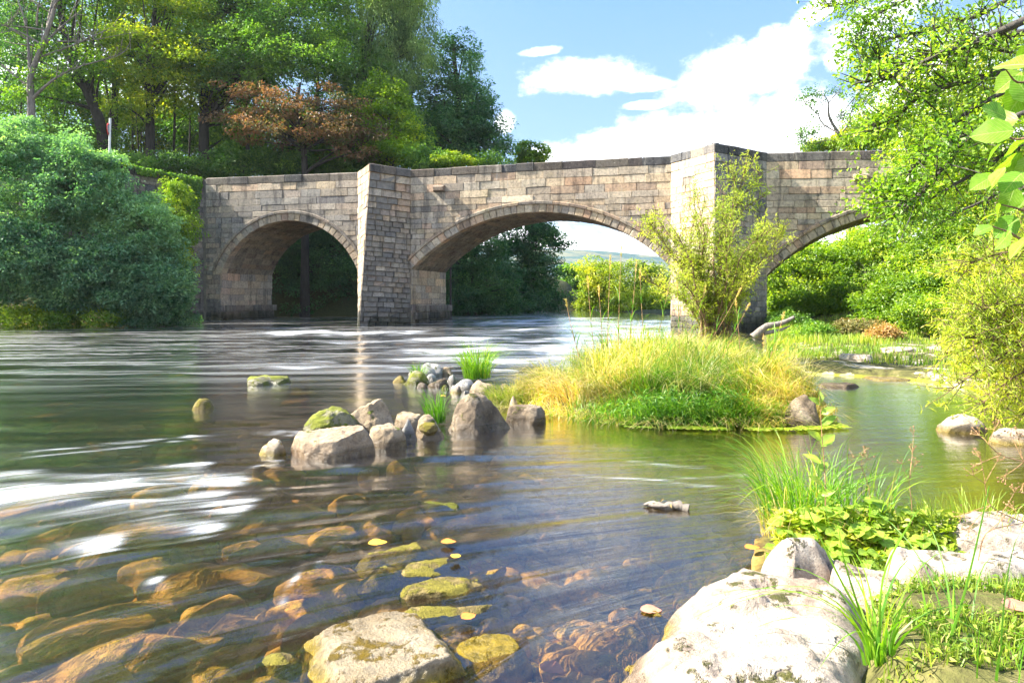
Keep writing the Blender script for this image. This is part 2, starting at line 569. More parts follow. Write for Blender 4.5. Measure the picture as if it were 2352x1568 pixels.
M['rock_red'] = rock_mat('rock_red', (.20, .13, .085), (.38, .285, .19), (.47, .39, .28), 0.05)
M['rock_tan'] = rock_mat('rock_tan', (.20, .15, .09), (.34, .26, .17), (.46, .38, .27), 0.15)
M['rock_mossy'] = rock_mat('rock_mossy', (.16, .15, .09), (.28, .26, .16), (.38, .36, .26), 0.75, (.26, .29, .03))
M['rock_grey'] = rock_mat('rock_grey', (.09, .065, .04), (.20, .15, .10), (.38, .31, .22), 0.15, (.14, .14, .03))
M['rock_pale'] = rock_mat('rock_pale', (.27, .20, .15), (.44, .365, .29), (.56, .50, .42), 0.03, (.13, .13, .03), yellow=.8, sc=1.3)
M['rock_cream'] = rock_mat('rock_cream', (.36, .28, .17), (.50, .42, .29), (.58, .50, .37), 0.12, (.40, .28, .03), yellow=1.0, crack=False, sc=1.6)
M['rock_moss_full'] = rock_mat('rock_moss_full', (.11, .08, .03), (.20, .15, .05), (.30, .23, .08), 0.6, (.30, .26, .03), crack=False, sc=1.4, wetz=-.4)
M['rock_bed'] = rock_mat('rock_bed', (.20, .11, .035), (.44, .26, .07), (.60, .42, .13), 0.2, (.58, .42, .06), crack=False, wetz=-2)
M['rock_bluish'] = rock_mat('rock_bluish', (.22, .21, .20), (.36, .35, .33), (.48, .47, .44), 0.1, crack=False, sc=1.5)


# ------------------------------------------------------------------ terrain
def sdf(poly, x, y):
    """signed distance to polygon, negative inside"""
    poly = np.asarray(poly, float)
    d = np.full(x.shape, 1e18)
    inside = np.zeros(x.shape, bool)
    n = len(poly)
    for i in range(n):
        a, b = poly[i], poly[(i + 1) % n]
        e = b - a
        wx, wy = x - a[0], y - a[1]
        t = np.clip((wx * e[0] + wy * e[1]) / (e @ e), 0, 1)
        d = np.minimum(d, (wx - e[0] * t) ** 2 + (wy - e[1] * t) ** 2)
        c = ((a[1] > y) != (b[1] > y)) & (x < (b[0] - a[0]) * (y - a[1]) / (b[1] - a[1] + 1e-12) + a[0])
        inside ^= c
    return np.where(inside, -np.sqrt(d), np.sqrt(d))


POLY_FG = [(-1.6, -3), (-.55, .9), (.05, 1.9), (.42, 2.62), (.72, 3.05), (1.0, 3.45), (1.30, 3.72), (1.5, 4.25), (2.0, 4.75), (2.75, 4.85), (3.2, 4.45), (3.9, 4.3), (6, 4.9), (40, 6), (40, -40), (-3, -40)]
POLY_T = [(1.35, 2.45), (1.62, 3.0), (1.9, 3.12), (2.5, 3.12), (3.6, 3.4), (8, 3), (8, -2), (2.2, -2), (1.5, 2.2)]
POLY_R = [(5.5, 13.9), (6.6, 13.3), (7.5, 12.6), (7.7, 10.5), (7.3, 8.4), (8.2, 7.0), (12, 6.4), (60, 5), (300, 6), (300, 400), (30, 400), (9.5, 74), (10, 60), (12, 45), (12.0, 33), (9.2, 25), (6.6, 18)]
POLY_L = [(-18.3, 38.3), (-22, 35.8), (-27, 33.6), (-36, 30), (-60, 22), (-300, 20), (-300, 400), (9.5, 400), (9.3, 76), (5.5, 70), (2.2, 62), (-1.5, 54), (-4.6, 49.5), (-10, 46.5), (-16.4, 44.5), (-17.4, 41)]
POLY_I = [(-.25, 9.7), (.2, 9.0), (.9, 8.55), (1.7, 8.15), (3.0, 8.05), (3.8, 8.5), (4.25, 9.2), (4.6, 11.5), (5.4, 14.5), (5.9, 17.5), (4.6, 17.8), (3.4, 15.5), (2.2, 13.0), (1.2, 11.6), (.2, 10.6)]


def water_z(x, y):
    r1 = np.clip((y - 24) / 9, 0, 1)
    r2 = np.clip((y - 33) / 6, 0, 1)
    return .12 * r1 * r1 * (3 - 2 * r1) + .22 * r2 * r2 * (3 - 2 * r2)


def ground_z(x, y):
    dF, dR, dL, dI = sdf(POLY_FG, x, y), sdf(POLY_R, x, y), sdf(POLY_L, x, y), sdf(POLY_I, x, y)
    wz = water_z(x, y)
    d = np.minimum(np.minimum(dF, dR), np.minimum(dL, dI))
    far = np.clip((y - 5) / 9, 0, 1) * (1 - np.clip((x - 3) / 3, 0, 1) * np.clip((16 - y) / 4, 0, 1) * .5)
    bed = -(0.05 + np.minimum(d * 0.30, 0.20 + 0.45 * far))
    pool = np.clip((x + .02 * y) / 1.2, 0, 1) * np.clip((y - 3.0) / 1.0, 0, 1) * np.clip(d / .8, 0, 1)
    bed = bed - .38 * pool * np.clip((7.5 - y) / 1.5, 0, 1) * np.clip((2.8 - x) / 1.0, 0, 1)
    rub = fbm2(x * 1.6, y * 1.6, 5, 5)
    rub2 = fbm2(x * 5, y * 5, 9, 4)
    near = np.clip((14 - y) / 8, 0, 1)
    bed = bed + (rub * 0.10 + rub2 * 0.045) * (0.35 + near * 0.65) * np.clip(d / .5, 0, 1)
    zb = wz + bed
    i = np.maximum(0, -dF)
    tq = np.clip((.12 - sdf(POLY_T, x, y)) / .2, 0, 1)
    zF = np.minimum(.01 + i * .3, .05 + i * .02) + .15 * tq * tq * (3 - 2 * tq) + fbm2(x * 2.2, y * 2.2, 3, 4) * .03 * np.clip(i * 3, 0, 1)
    i = np.maximum(0, -dR)
    zR = .02 + np.minimum(i * .35, .12) + i * .028 + np.maximum(0, x - 15) * .22 * np.clip(i / 6, 0, 1) + fbm2(x * .5, y * .5, 4, 4) * .16 * np.clip(i, 0, 1) + wz
    i = np.maximum(0, -dL)
    zL = wz + np.minimum(i * 1.0, 2.2 + i * .28) + fbm2(x * .2, y * .2, 6, 4) * 1.0 * np.clip(i / 4, 0, 1)
    zL = np.minimum(zL, 14 + fbm2(x * .05, y * .05, 8, 3) * 4)
    i = np.maximum(0, -dI)
    zI = .0 + np.minimum(i * .4, .14) + fbm2(x * 3, y * 3, 2, 3) * .04 * np.clip(i * 3, 0, 1)
    z = zb
    z = np.where(dI < 0, zI, z)
    z = np.where(dR < 0, zR, z)
    z = np.where(dL < 0, zL, z)
    z = np.where(dF < 0, zF, z)
    far2 = np.clip((np.hypot(x, y) - 90) / 200, 0, 1)
    return z * (1 - far2) + far2 * (3 + fbm2(x * .01, y * .01, 12, 3) * 2)


def gz(x, y):
    return float(ground_z(np.array([float(x)]), np.array([float(y)]))[0])


def polar_grid(r0, r1, nr, nth_front, nth_back, half=0.75):
    r = np.geomspace(r0, r1, nr)
    thf = np.linspace(-half, half, nth_front)
    thb = np.linspace(half, 2 * np.pi - half, nth_back + 2)[1:-1]
    th = np.concatenate([thf, thb])
    R, T = np.meshgrid(r, th, indexing='ij')
    x, y = R * np.sin(T), R * np.cos(T)
    nth = len(th)
    idx = np.arange(nr * nth).reshape(nr, nth)
    a, b = idx[:-1], idx[1:]
    F = np.stack([a, np.roll(a, -1, 1), np.roll(b, -1, 1), b], -1).reshape(-1, 4)
    return x.ravel(), y.ravel(), F


def ground_material():
    m, nt = new_mat('ground_soil')
    geo = nt.n('ShaderNodeNewGeometry')
    pos = geo.outputs['Position']
    sp = nt.n('ShaderNodeSeparateXYZ', ins={0: pos})
    n1 = nt.noise(pos, 1.4, 6, 0.65, .4)
    n2 = nt.noise(pos, 7, 6, 0.7)
    n3 = nt.noise(pos, 40, 4, 0.7)
    bed = nt.ramp(n2, [(0.28, (.15, .075, .02)), (0.45, (.40, .21, .055)), (0.60, (.60, .37, .09)), (0.78, (.70, .50, .15))])
    bed = nt.mix(nt.smooth(n1, .45, .6), nt.mix(1.0, bed, (.50, .45, .45), 'MULTIPLY'), bed)
    bed = nt.mix(1.0, bed, nt.ramp(n3, [(.3, (.7, .7, .7)), (.65, (1.1, 1.1, 1.1))]), 'MULTIPLY')
    am_ = nt.math('MULTIPLY', nt.smooth(nt.math('SUBTRACT', sp.outputs[0], nt.math('MULTIPLY', nt.math('SUBTRACT', 8.0, sp.outputs[1]), .75)), .4, 1.6), nt.smooth(sp.outputs[1], 4.2, 5.2))
    bed = nt.mix(nt.math('MULTIPLY', am_, nt.smooth(sp.outputs[1], 22, 18)), bed, nt.ramp(n2, [(.3, (.20, .22, .012)), (.6, (.52, .55, .03))]))
    land = nt.ramp(n2, [(.3, (.045, .035, .02)), (.5, (.10, .10, .03)), (.7, (.20, .17, .07))])
    # pale bedrock showing through the turf of the far right bank
    rockc = nt.ramp(n3, [(.3, (.34, .29, .22)), (.7, (.58, .52, .42))])
    rk = nt.smooth(nt.math('ADD', n1, nt.math('MULTIPLY', n2, .3)), .68, .74)
    inb = nt.math('MULTIPLY', nt.smooth(sp.outputs[0], 4.8, 5.6), nt.math('MULTIPLY', nt.smooth(sp.outputs[1], 9, 10), nt.smooth(sp.outputs[1], 22, 18)))
    land = nt.mix(nt.math('MULTIPLY', rk, inb), land, rockc)
    lf = nt.smooth(sp.outputs[1], 32, 40)
    wood = nt.ramp(n2, [(.3, (.03, .035, .012)), (.7, (.07, .08, .025))])
    land = nt.mix(lf, land, wood)
    lvl = nt.math('ADD', 0.01, nt.math('MULTIPLY', nt.smooth(sp.outputs[1], 24, 39), .33))
    isl = nt.smooth(nt.math('SUBTRACT', sp.outputs[2], lvl), -.03, .04)
    col = nt.mix(isl, bed, land)
    bp = nt.n('ShaderNodeBump', ins={'Strength': 0.9, 'Distance': 0.03, 'Height': nt.math('ADD', n2, nt.math('MULTIPLY', n3, .4))})
    b = nt.n('ShaderNodeBsdfPrincipled', ins={'Base Color': col, 'Roughness': 0.9, 'Normal': bp.outputs[0]})
    b.inputs['Specular IOR Level'].default_value = 0.2
    out_surface(nt, b)
    return m


gx, gy, gF = polar_grid(0.4, 1600, 330, 420, 90, 0.80)
mb = MB()
mb.add(np.stack([gx, gy, ground_z(gx, gy)], -1), gF)
M['ground'] = ground_material()
o = mb.build('ground', M['ground'], smooth=True)
o['kind'] = 'structure'

# ------------------------------------------------------------------ water
wx, wy, wF = polar_grid(0.6, 86, 430, 620, 60, 0.70)
rr = np.hypot(wx, wy)
th = np.radians(5 + 43 * np.clip((7.0 - wy) / 4.0, 0, 1) ** 1.2)
fp = np.cos(th) * wx + np.sin(th) * wy
fq = -np.sin(th) * wx + np.cos(th) * wy
wlev = water_z(wx, wy)
fine = fbm2(fp * 1.1, fq * 5.5, 21, 4)
broad = fbm2(fp * .45, fq * 1.7, 22, 3)
foam = np.zeros_like(wx)
hump = np.zeros_like(wx)


def foam_blob(X, Y, wpx, hpx, trail, amp, up=0.05, slope=0.0):
    global foam, hump
    y0 = CAMZ * FD / (Y - 687)
    x0 = (X - 1176) / FD * y0
    sx_ = wpx / FD * y0
    sy_ = hpx * y0 * y0 / (CAMZ * FD)
    dx = wx - x0
    dy = wy - y0 - slope * dx
    k = np.where(dx > 0, np.exp(-(dx / (sx_ * .55)) ** 2), 1.0 / (1 + (dx / (sx_ * trail)) ** 2))
    g = k * np.exp(-(dy / sy_) ** 2)
    foam += .85 * amp * g
    hump += .35 * up * np.exp(-(dx / (sx_ * 1.6)) ** 2 - (dy / (sy_ * 1.2)) ** 2)


for b in [(200, 1145, 300, 44, 1.6, .22), (330, 1200, 140, 14, 2.0, .3), (150, 1100, 160, 8, 2.0, .35), (420, 1125, 130, 6, 2.0, .4), (200, 1165, 160, 7, 2.0, .4), (540, 1108, 60, 15, 2.2, 1.15), (555, 1170, 52, 20, 1.6, 1.15), (200, 1140, 200, 10, 2.0, .35), (150, 1180, 200, 14, 2.0, .28), (420, 1095, 120, 10, 2.0, .35), (80, 1120, 120, 8, 2.0, .4), (330, 1160, 150, 8, 2.0, .45), (495, 1140, 60, 9, 2.4, .6), (485, 1214, 60, 11, 1.1, .8), (250, 1252, 46, 20, 1.2, 1.0),
          (465, 1072, 40, 8, 2.2, .8), (592, 1078, 16, 8, .9, .7), (668, 1352, 18, 26, .5, .9), (655, 1385, 22, 12, .6, .6), (362, 1337, 26, 12, .8, .8), (762, 1246, 26, 4, .9, .8),
          (300, 1130, 120, 9, 2.0, .45), (120, 1150, 150, 12, 2.0, .5), (60, 1090, 60, 10, 2.0, .5), (300, 1115, 30, 8, 1.4, .5), (390, 1185, 50, 9, 2.0, .5), (100, 1215, 90, 12, 2.0, .25), (735, 1300, 18, 6, .7, .5),
          (800, 1075, 30, 5, 1.0, .35), (640, 1062, 26, 4, 1., .5)]:
    foam_blob(*b)
# thin streak of froth in mid water
for (Y, X0, X1, am, hh) in [(766, 520, 1010, .95, 3.6), (757, 560, 850, .35, 2.0), (777, 900, 1330, .8, 3.4), (750, 1020, 1400, .65, 3), (789, 960, 1340, .55, 4), (806, 820, 1340, .8, 5), (822, 850, 1330, 1.0, 5.5), (846, 1080, 1200, .6, 4),
                        (829, 520, 800, .75, 4), (832, 280, 460, .45, 3.0), (843, 560, 760, .3, 4), (741, 1180, 1440, .4, 2), (792, 1350, 1560, .9, 14), (812, 1350, 1560, .8, 12), (770, 1400, 1560, .9, 10), (752, 1400, 1560, .8, 6),
                        (772, 0, 700, .10, 4), (790, 0, 600, .12, 4), (845, 0, 330, .2, 3), (812, 100, 800, .15, 3), (858, 60, 520, .1, 3), (800, 900, 1340, .7, 4), (838, 600, 1100, .4, 4),  (783, 640, 1000, .5, 2.5), (870, 0, 200, .22, 5), (745, 1150, 1400, .5, 2), (759, 1120, 1400, .6, 2)]:
    y0 = (CAMZ - .05) * FD / (Y - 687)
    xa, xb = (X0 - 1176) / FD * y0, (X1 - 1176) / FD * y0
    wav = .35 * np.sin(wx * 1.1 + Y) + .2 * np.sin(wx * 2.7 + Y * 2)
    sy_ = hh * y0 * y0 / (CAMZ * FD)
    ex = np.clip((wx - xa) / ((xb - xa) * .25), 0, 1) * np.clip((xb - wx) / ((xb - xa) * .12), 0, 1)
    g = ex * np.exp(-((wy - y0 - wav * sy_) / sy_) ** 2)
    foam += am * g
    hump += .05 * g * (.5 + .5 * np.sin(wx * 2.1 + Y))
foam *= np.where(wy > 10, np.clip(.85 + 1.3 * fbm2(wx * .55, wy * .8, 77, 4), .12, 1.3), np.clip(.95 + 1.0 * fbm2(fp * 1.3, fq * 4.5, 78, 4), .2, 1.3))
# thin bright lines drawn by drifting bubbles
for (X0, Y0, X1, Y1, am) in [(0, 1040, 560, 990, .55), (560, 990, 900, 1000, .5), (0, 1055, 500, 1005, .35), (900, 1003, 1010, 1003, .3), (1260, 1092, 1700, 1120, .35), (1420, 1062, 1640, 1075, .3), (1850, 1045, 2050, 1010, .2), (1500, 1100, 1760, 1090, .25)]:
    y0, y1 = CAMZ * FD / (Y0 - 687), CAMZ * FD / (Y1 - 687)
    x0, x1 = (X0 - 1176) / FD * y0, (X1 - 1176) / FD * y1
    t = np.clip((wx - x0) / (x1 - x0), 0, 1)
    yy = y0 + (y1 - y0) * t + .03 * np.sin(wx * 7) + .05 * np.sin(wx * 1.7)
    ex = np.clip(t * 6, 0, 1) * np.clip((1 - t) * 6, 0, 1)
    for k in range(3):
        foam += .7 * am * ex * np.exp(-((wy - yy - .07 * (k - 1) * (1 + np.sin(wx * 2.1 + k))) / (.006 * y0)) ** 2)
rapid = np.clip((wy - 14) / 5, 0, 1) * np.clip((46 - wy) / 8, 0, 1) * np.clip((wx + 22) / 14, .15, 1)
left = np.clip((9.5 - wy) / 3, 0, 1) * np.clip((.6 - wx) / 1.6, 0, 1)
calm = np.clip((wx - .2 * (wy - 3)) / 1.2, 0, 1)
amp = .008 + .045 * rapid + .030 * left
amp = amp * (1 - .6 * calm * (1 - rapid))
wz_ = wlev + amp * (fine * .6 + broad) + hump * (1 - .0 * rr)
gzw = ground_z(wx, wy)
depth = np.clip(wz_ - gzw, 0, 3)


def water_material():
    m, nt = new_mat('river_water')
    uv = nt.n('ShaderNodeUVMap', uv_map='flow')
    at_f = nt.n('ShaderNodeAttribute', attribute_name='foam')
    at_d = nt.n('ShaderNodeAttribute', attribute_name='depth')
    mp1 = nt.n('ShaderNodeMapping', ins={'Vector': uv.outputs[0], 'Scale': (.9, 7.5, 1)})
    mp2 = nt.n('ShaderNodeMapping', ins={'Vector': uv.outputs[0], 'Scale': (3.0, 26, 1)})
    s1 = nt.noise(mp1.outputs[0], 1.0, 5, 0.6, .4)
    s2 = nt.noise(mp2.outputs[0], 1.0, 4, 0.6, .3)
    mp3 = nt.n('ShaderNodeMapping', ins={'Vector': uv.outputs[0], 'Scale': (.16, 2.2, 1)})
    s3 = nt.noise(mp3.outputs[0], 1.0, 5, 0.62, .3)
    hgt = nt.math('ADD', nt.math('MULTIPLY', s1, 0.8), nt.math('MULTIPLY', s2, .12))
    bp = nt.n('ShaderNodeBump', ins={'Strength': 0.15, 'Distance': 0.05, 'Height': hgt})
    lw = nt.n('ShaderNodeFresnel', ins={'IOR': 1.36, 'Normal': bp.outputs[0]})
    fr = nt.math('MULTIPLY', lw.outputs[0], 1.9, clamp=True)
    at_r = nt.n('ShaderNodeAttribute', attribute_name='turb')
    gl = nt.n('ShaderNodeBsdfGlossy', ins={'Color': (1, 1, 1), 'Roughness': nt.math('MULTIPLY_ADD', nt.math('MULTIPLY', at_r.outputs['Fac'], nt.smooth(s3, .40, .62)), .20, .10), 'Normal': bp.outputs[0]})
    # body: clear, peat-tinted; opacity grows with depth of water looked through
    geo = nt.n('ShaderNodeNewGeometry')
    inc = nt.n('ShaderNodeSeparateXYZ', ins={0: geo.outputs['Incoming']})
    cz = nt.math('MAXIMUM', nt.math('ABSOLUTE', inc.outputs[2]), .30)
    path = nt.math('DIVIDE', at_d.outputs['Fac'], cz)
    vis = nt.math('EXPONENT', nt.math('MULTIPLY', path, -0.22))
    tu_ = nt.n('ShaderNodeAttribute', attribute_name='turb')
    murk_sky = nt.n('ShaderNodeBsdfDiffuse', ins={'Color': nt.mix(tu_.outputs['Fac'], (.050, .036, .020), (.012, .036, .060))})  # far rough water bluish: sky reflection painted into the body colour
    tr = nt.n('ShaderNodeBsdfTransparent', ins={'Color': (.99, .89, .67)})
    body = nt.n('ShaderNodeMixShader', ins={0: vis, 1: murk_sky, 2: tr})
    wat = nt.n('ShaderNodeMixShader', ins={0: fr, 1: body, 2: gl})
    fine_ = nt.noise(uv.outputs[0], 60, 3, 0.8)
    fm = nt.math('ADD', nt.math('MULTIPLY', at_f.outputs['Fac'], 1.15), nt.math('MULTIPLY', nt.math('SUBTRACT', s1, .5), nt.math('MULTIPLY', at_f.outputs['Fac'], 4.6)))
    fm = nt.math('ADD', fm, nt.math('MULTIPLY', nt.math('SUBTRACT', s3, .5), nt.math('MULTIPLY', at_f.outputs['Fac'], 1.8)))
    fm = nt.math('ADD', fm, nt.math('MULTIPLY', nt.math('SUBTRACT', s2, .5), nt.math('MULTIPLY', at_f.outputs['Fac'], 2.2)))
    fm = nt.math('ADD', fm, nt.math('MULTIPLY', nt.math('SUBTRACT', fine_, .5), nt.math('MULTIPLY', at_f.outputs['Fac'], .7)))
    fm = nt.math('MULTIPLY', nt.math('POWER', nt.smooth(fm, 0.0, 1.7), 1.2), .88)
    fo = nt.n('ShaderNodeBsdfDiffuse', ins={'Color': (.74, .78, .84)})
    fin = nt.n('ShaderNodeMixShader', ins={0: fm, 1: wat, 2: fo})
    out_surface(nt, fin.outputs[0])
    return m


M['water'] = water_material()
mb = MB()
mb.add(np.stack([wx, wy, wz_], -1), wF)
wo = mb.build('river_water', M['water'], smooth=True)
wo['kind'] = 'structure'
me = wo.data
a = me.attributes.new('foam', 'FLOAT', 'POINT')
a.data.foreach_set('value', foam.astype(np.float32))
a = me.attributes.new('depth', 'FLOAT', 'POINT')
a.data.foreach_set('value', depth.astype(np.float32))
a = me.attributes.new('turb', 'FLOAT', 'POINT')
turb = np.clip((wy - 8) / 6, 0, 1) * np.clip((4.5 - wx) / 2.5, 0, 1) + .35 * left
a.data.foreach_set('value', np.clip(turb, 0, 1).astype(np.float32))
uvl = me.uv_layers.new(name='flow')
li = np.empty(len(me.loops), np.int32)
me.loops.foreach_get('vertex_index', li)
uvl.data.foreach_set('uv', np.stack([fp, fq], -1)[li].astype(np.float32).ravel())

# ------------------------------------------------------------------ far hill
hxs = np.linspace(-500, 900, 90)
hys = np.linspace(330, 1100, 60)
HX, HY = np.meshgrid(hxs, hys, indexing='ij')
prof = 38 * np.exp(-((HX - 20) / 330) ** 2) - 5 * np.clip((HX - 40) / 100, 0, 1)
hz = 3 + prof * np.clip((HY - 330) / 190, 0, 1) ** .8 + fbm2(HX * .012, HY * .012, 31, 4) * 4 * np.clip((HY - 330) / 80, 0, 1)
idx = np.arange(90 * 60).reshape(90, 60)
hF = np.stack([idx[:-1, :-1], idx[1:, :-1], idx[1:, 1:], idx[:-1, 1:]], -1).reshape(-1, 4)
mb = MB()
mb.add(np.stack([HX, HY, hz], -1).reshape(-1, 3), hF)
mh, nt = new_mat('hill_turf_hazed')
geo = nt.n('ShaderNodeNewGeometry')
n1 = nt.noise(geo.outputs['Position'], .03, 5, .65)
n2 = nt.noise(geo.outputs['Position'], .16, 5, .7)
hcol = nt.mix(nt.smooth(n1, .47, .55), nt.ramp(n2, [(.3, (.045, .085, .10)), (.7, (.085, .14, .135))]), nt.ramp(n2, [(.3, (.12, .14, .12)), (.7, (.18, .19, .14))]))  # blue of distant haze painted into the turf colours
bb = nt.n('ShaderNodeBsdfPrincipled', ins={'Base Color': hcol, 'Roughness': 1.0})
bb.inputs['Specular IOR Level'].default_value = 0
out_surface(nt, bb)
M['hill'] = mh
o = mb.build('hills', mh, smooth=True)
o['kind'] = 'structure'

# ------------------------------------------------------------------ BRIDGE
BA = np.array([math.cos(math.radians(12)), -math.sin(math.radians(12))])
BD = np.array([.342, .940])
BO = np.array([0.0, 34.6])
BW = 4.2
NF = np.array([-math.sin(math.radians(12)), -math.cos(math.radians(12))])   # face normal, towards the camera


def bw(s, t, z):
    q = BO + s * BA + t * BD
    return np.array([q[0], q[1], z])


def btop(s):
    xs = [-40, -16.5, -8.4, -5.4, 1.5, 7.9, 12.2, 18.5, 40]
    zs = [8.27, 8.27, 8.25, 8.26, 8.37, 8.42, 8.36, 8.24, 7.9]
    return float(np.interp(s, xs, zs))


ARCH = [dict(s0=-16.56, s1=-8.36, zs=2.92, zc=5.77), dict(s0=-5.42, s1=7.85, zs=3.02, zc=5.87), dict(s0=12.2, s1=25.8, zs=2.60, zc=5.56)]
for A_ in ARCH:
    h = (A_['s1'] - A_['s0']) / 2
    rise = A_['zc'] - A_['zs']
    A_['R'] = (h * h + rise * rise) / (2 * rise)
    A_['c'] = ((A_['s0'] + A_['s1']) / 2, A_['zc'] - A_['R'])
    A_['th'] = math.asin(h / A_['R'])
RING, HOOD = 0.40, 0.17

bridge = thing('stone_bridge', 'old sandstone road bridge of three arches with dark copings, crossing the river', 'bridge', bw(1.2, 2, 0))
rs = np.random.RandomState(11)
PAL = np.array([(.44, .33, .21), (.48, .38, .25), (.36, .29, .21), (.40, .35, .27), (.32, .28, .23), (.46, .29, .18), (.52, .43, .31), (.28, .24, .20), (.40, .25, .16), (.50, .36, .22)])
PALG = np.array([(.17, .165, .16), (.22, .21, .195), (.13, .13, .135), (.25, .23, .20), (.19, .17, .15), (.28, .26, .23), (.11, .11, .115)])


def stone_col(dark):
    """dark 0 = clean warm sandstone, 1 = blackened grey"""
    a = PAL[rs.randint(len(PAL))]
    b = PALG[rs.randint(len(PALG))]
    k = np.clip(dark + rs.normal(0, .13), 0, 1)
    mean = np.array((.40, .325, .23)) * (1 - k) + np.array((.135, .13, .12)) * k
    c = (a * (1 - k) + b * k)
    f = .85 if rs.uniform() < .2 else .55
    return (c * f + mean * (1 - f)) * rs.uniform(.85, 1.14)


def poly_clip(poly, n, d):
    """keep the part of poly where p.n >= d"""
    out = []
    m = len(poly)
    for i in range(m):
        p, q = poly[i], poly[(i + 1) % m]
        a, b = p @ n - d, q @ n - d
        if a >= 0:
            out.append(p)
        if (a >= 0) != (b >= 0):
            out.append(p + (q - p) * (a / (a - b)))
    return out


def poly_area(p):
    p = np.array(p)
    x, y = p[:, 0], p[:, 1]
    return .5 * abs(np.dot(x, np.roll(y, -1)) - np.dot(y, np.roll(x, -1)))


def inset(poly, g):
    """shrink a convex polygon by g, towards its inside"""
    poly = [np.asarray(p, float) for p in poly]
    c = sum(poly) / len(poly)
    res = list(poly)
    m = len(poly)
    for i in range(m):
        p, q = poly[i], poly[(i + 1) % m]
        e = q - p
        L = math.hypot(*e)
        if L < 1e-5:
            continue
        n = np.array([-e[1], e[0]]) / L
        if (c - p) @ n < 0:
            n = -n
        res = poly_clip(res, n, p @ n + g)
        if len(res) < 3:
            return None
    return res


def stone_mesh(mb, poly, fn, proud, col, gap=.006, bev=.012, back=-.05):
    """a block: back ring, edge ring, bevelled proud face; fn(u, v, d) -> world, d outwards"""
    p1 = inset(poly, gap)
    if p1 is None or poly_area(p1) < .004:
        return False
    p2 = inset(p1, bev)
    if p2 is None or len(p2) != len(p1):
        c = sum(p1) / len(p1)
        p2 = [c + (p - c) * .8 for p in p1]
    n = len(p1)
    jit = lambda: rs.uniform(-.006, .006)
    V = [fn(p[0], p[1], back) for p in p1] + [fn(p[0] + jit(), p[1] + jit(), proud - .014) for p in p1] + [fn(p[0] + jit(), p[1] + jit(), proud + jit()) for p in p2]
    i = np.arange(n)
    j = (i + 1) % n
    Q = np.concatenate([np.stack([i, j, j + n, i + n], -1), np.stack([i + n, j + n, j + 2 * n, i + 2 * n], -1)])
    base = mb.n
    mb.add(V, Q, .5, col)
    mb.add(np.zeros((0, 3)), (np.arange(n) + 2 * n)[None] - len(V), .5, col)
    return True


ASHLAR = []      # (apparent area, poly, fn, proud, col)


def queue_stone(poly, fn, proud, col, w=1.0):
    c = sum(poly) / len(poly)
    q = fn(c[0], c[1], 0)
    X = abs(q[0] / q[1])
    vis = 1.0 if X < .74 else 0.05
    ASHLAR.append((poly_area(poly) / q[1] ** 2 * vis * w, poly, fn, proud, col))


def face_fn(u, v, d):
    q = BO + u * BA + d * NF
    return np.array([q[0], q[1], v])


def course_list(total, first, rest, rsd):
    out, h = [], 0
    k = 0
    while h < total:
        hh = (first[k] if k < len(first) else rsd.uniform(*rest))
        out.append((h, h + hh))
        h += hh
        k += 1
    return out


COURSES = course_list(9.5, [.40, .42, .38, .33, .30, .32], (.22, .31), np.random.RandomState(3))
COPE = .42


def dark_face(s, z):
    d = .18 + .55 * float(fbm(np.array([s * .45, z * .8, .5]), 63, 3))
    if s < -8:
        d = .78 + .4 * float(fbm(np.array([s * .6, z * .9, .5]), 64, 3))
        if z > 7.3:
            d = .35
    elif s < -3.4:
        d = .42
    if z < 1.6:
        d += .35
    if 7.0 < z < 7.7:
        d -= .10
    return d


def coursed(fn, u0, u1, zbot, ztopf, clipf=None, L=(.45, 1.0), darkf=None, w=1.0, cope=COPE, z_off=0.0):
    for (a, b) in COURSES:
        u = u0 - rs.uniform(0, .5)
        big = a < 1.6
        while u < u1:
            ln = rs.uniform(*L) * (1.7 if big else .95)
            ua, ub = max(u, u0), min(u + ln, u1)
            u += ln
            if ub - ua < .12:
                continue
            wob = lambda: rs.uniform(-.022, .022)
            ta, tb = ztopf(ua) - cope, ztopf(ub) - cope
            pl = [np.array([ua, ta - b]), np.array([ub, tb - b + wob()]), np.array([ub, tb - a]), np.array([ua, ta - a])]
            if pl[2][1] < zbot:
                continue
            if pl[0][1] < zbot:
                pl[0][1] = pl[1][1] = zbot
            if clipf:
                pl = clipf(pl)
                if not pl:
                    continue
            c = sum(pl) / len(pl)
            d = darkf(c[0], c[1]) if darkf else .4
            queue_stone([q + rs.uniform(-.008, .008, 2) for q in pl] if not clipf else pl, fn, rs.uniform(.010, .045), stone_col(d) * 1.30, w)


def arch_clip(A_):
    Ro = A_['R'] + RING + HOOD * .9
    c = np.array(A_['c'])

    def f(pl):
        ctr = sum(pl) / len(pl)
        n = ctr - c
        n = n / np.linalg.norm(n)
        r = poly_clip(pl, n, c @ n + Ro)
        if len(r) < 3 or poly_area(r) < .012:
            return None
        if ctr[1] < A_['zs'] and A_['s0'] < ctr[0] < A_['s1']:
            return None
        return r
    return f


for A_ in ARCH:
    coursed(face_fn, A_['s0'] - (.0 if A_['s0'] > -16 else 0.0), A_['s1'], A_['zs'] - .3, btop, arch_clip(A_), darkf=dark_face)
# abutment pilaster left of the first arch
coursed(face_fn, -17.5, -16.56, -.2, btop, None, (.4, .7), dark_face)

# --- copings of the main face (each stone its own part)
cop_n = 0


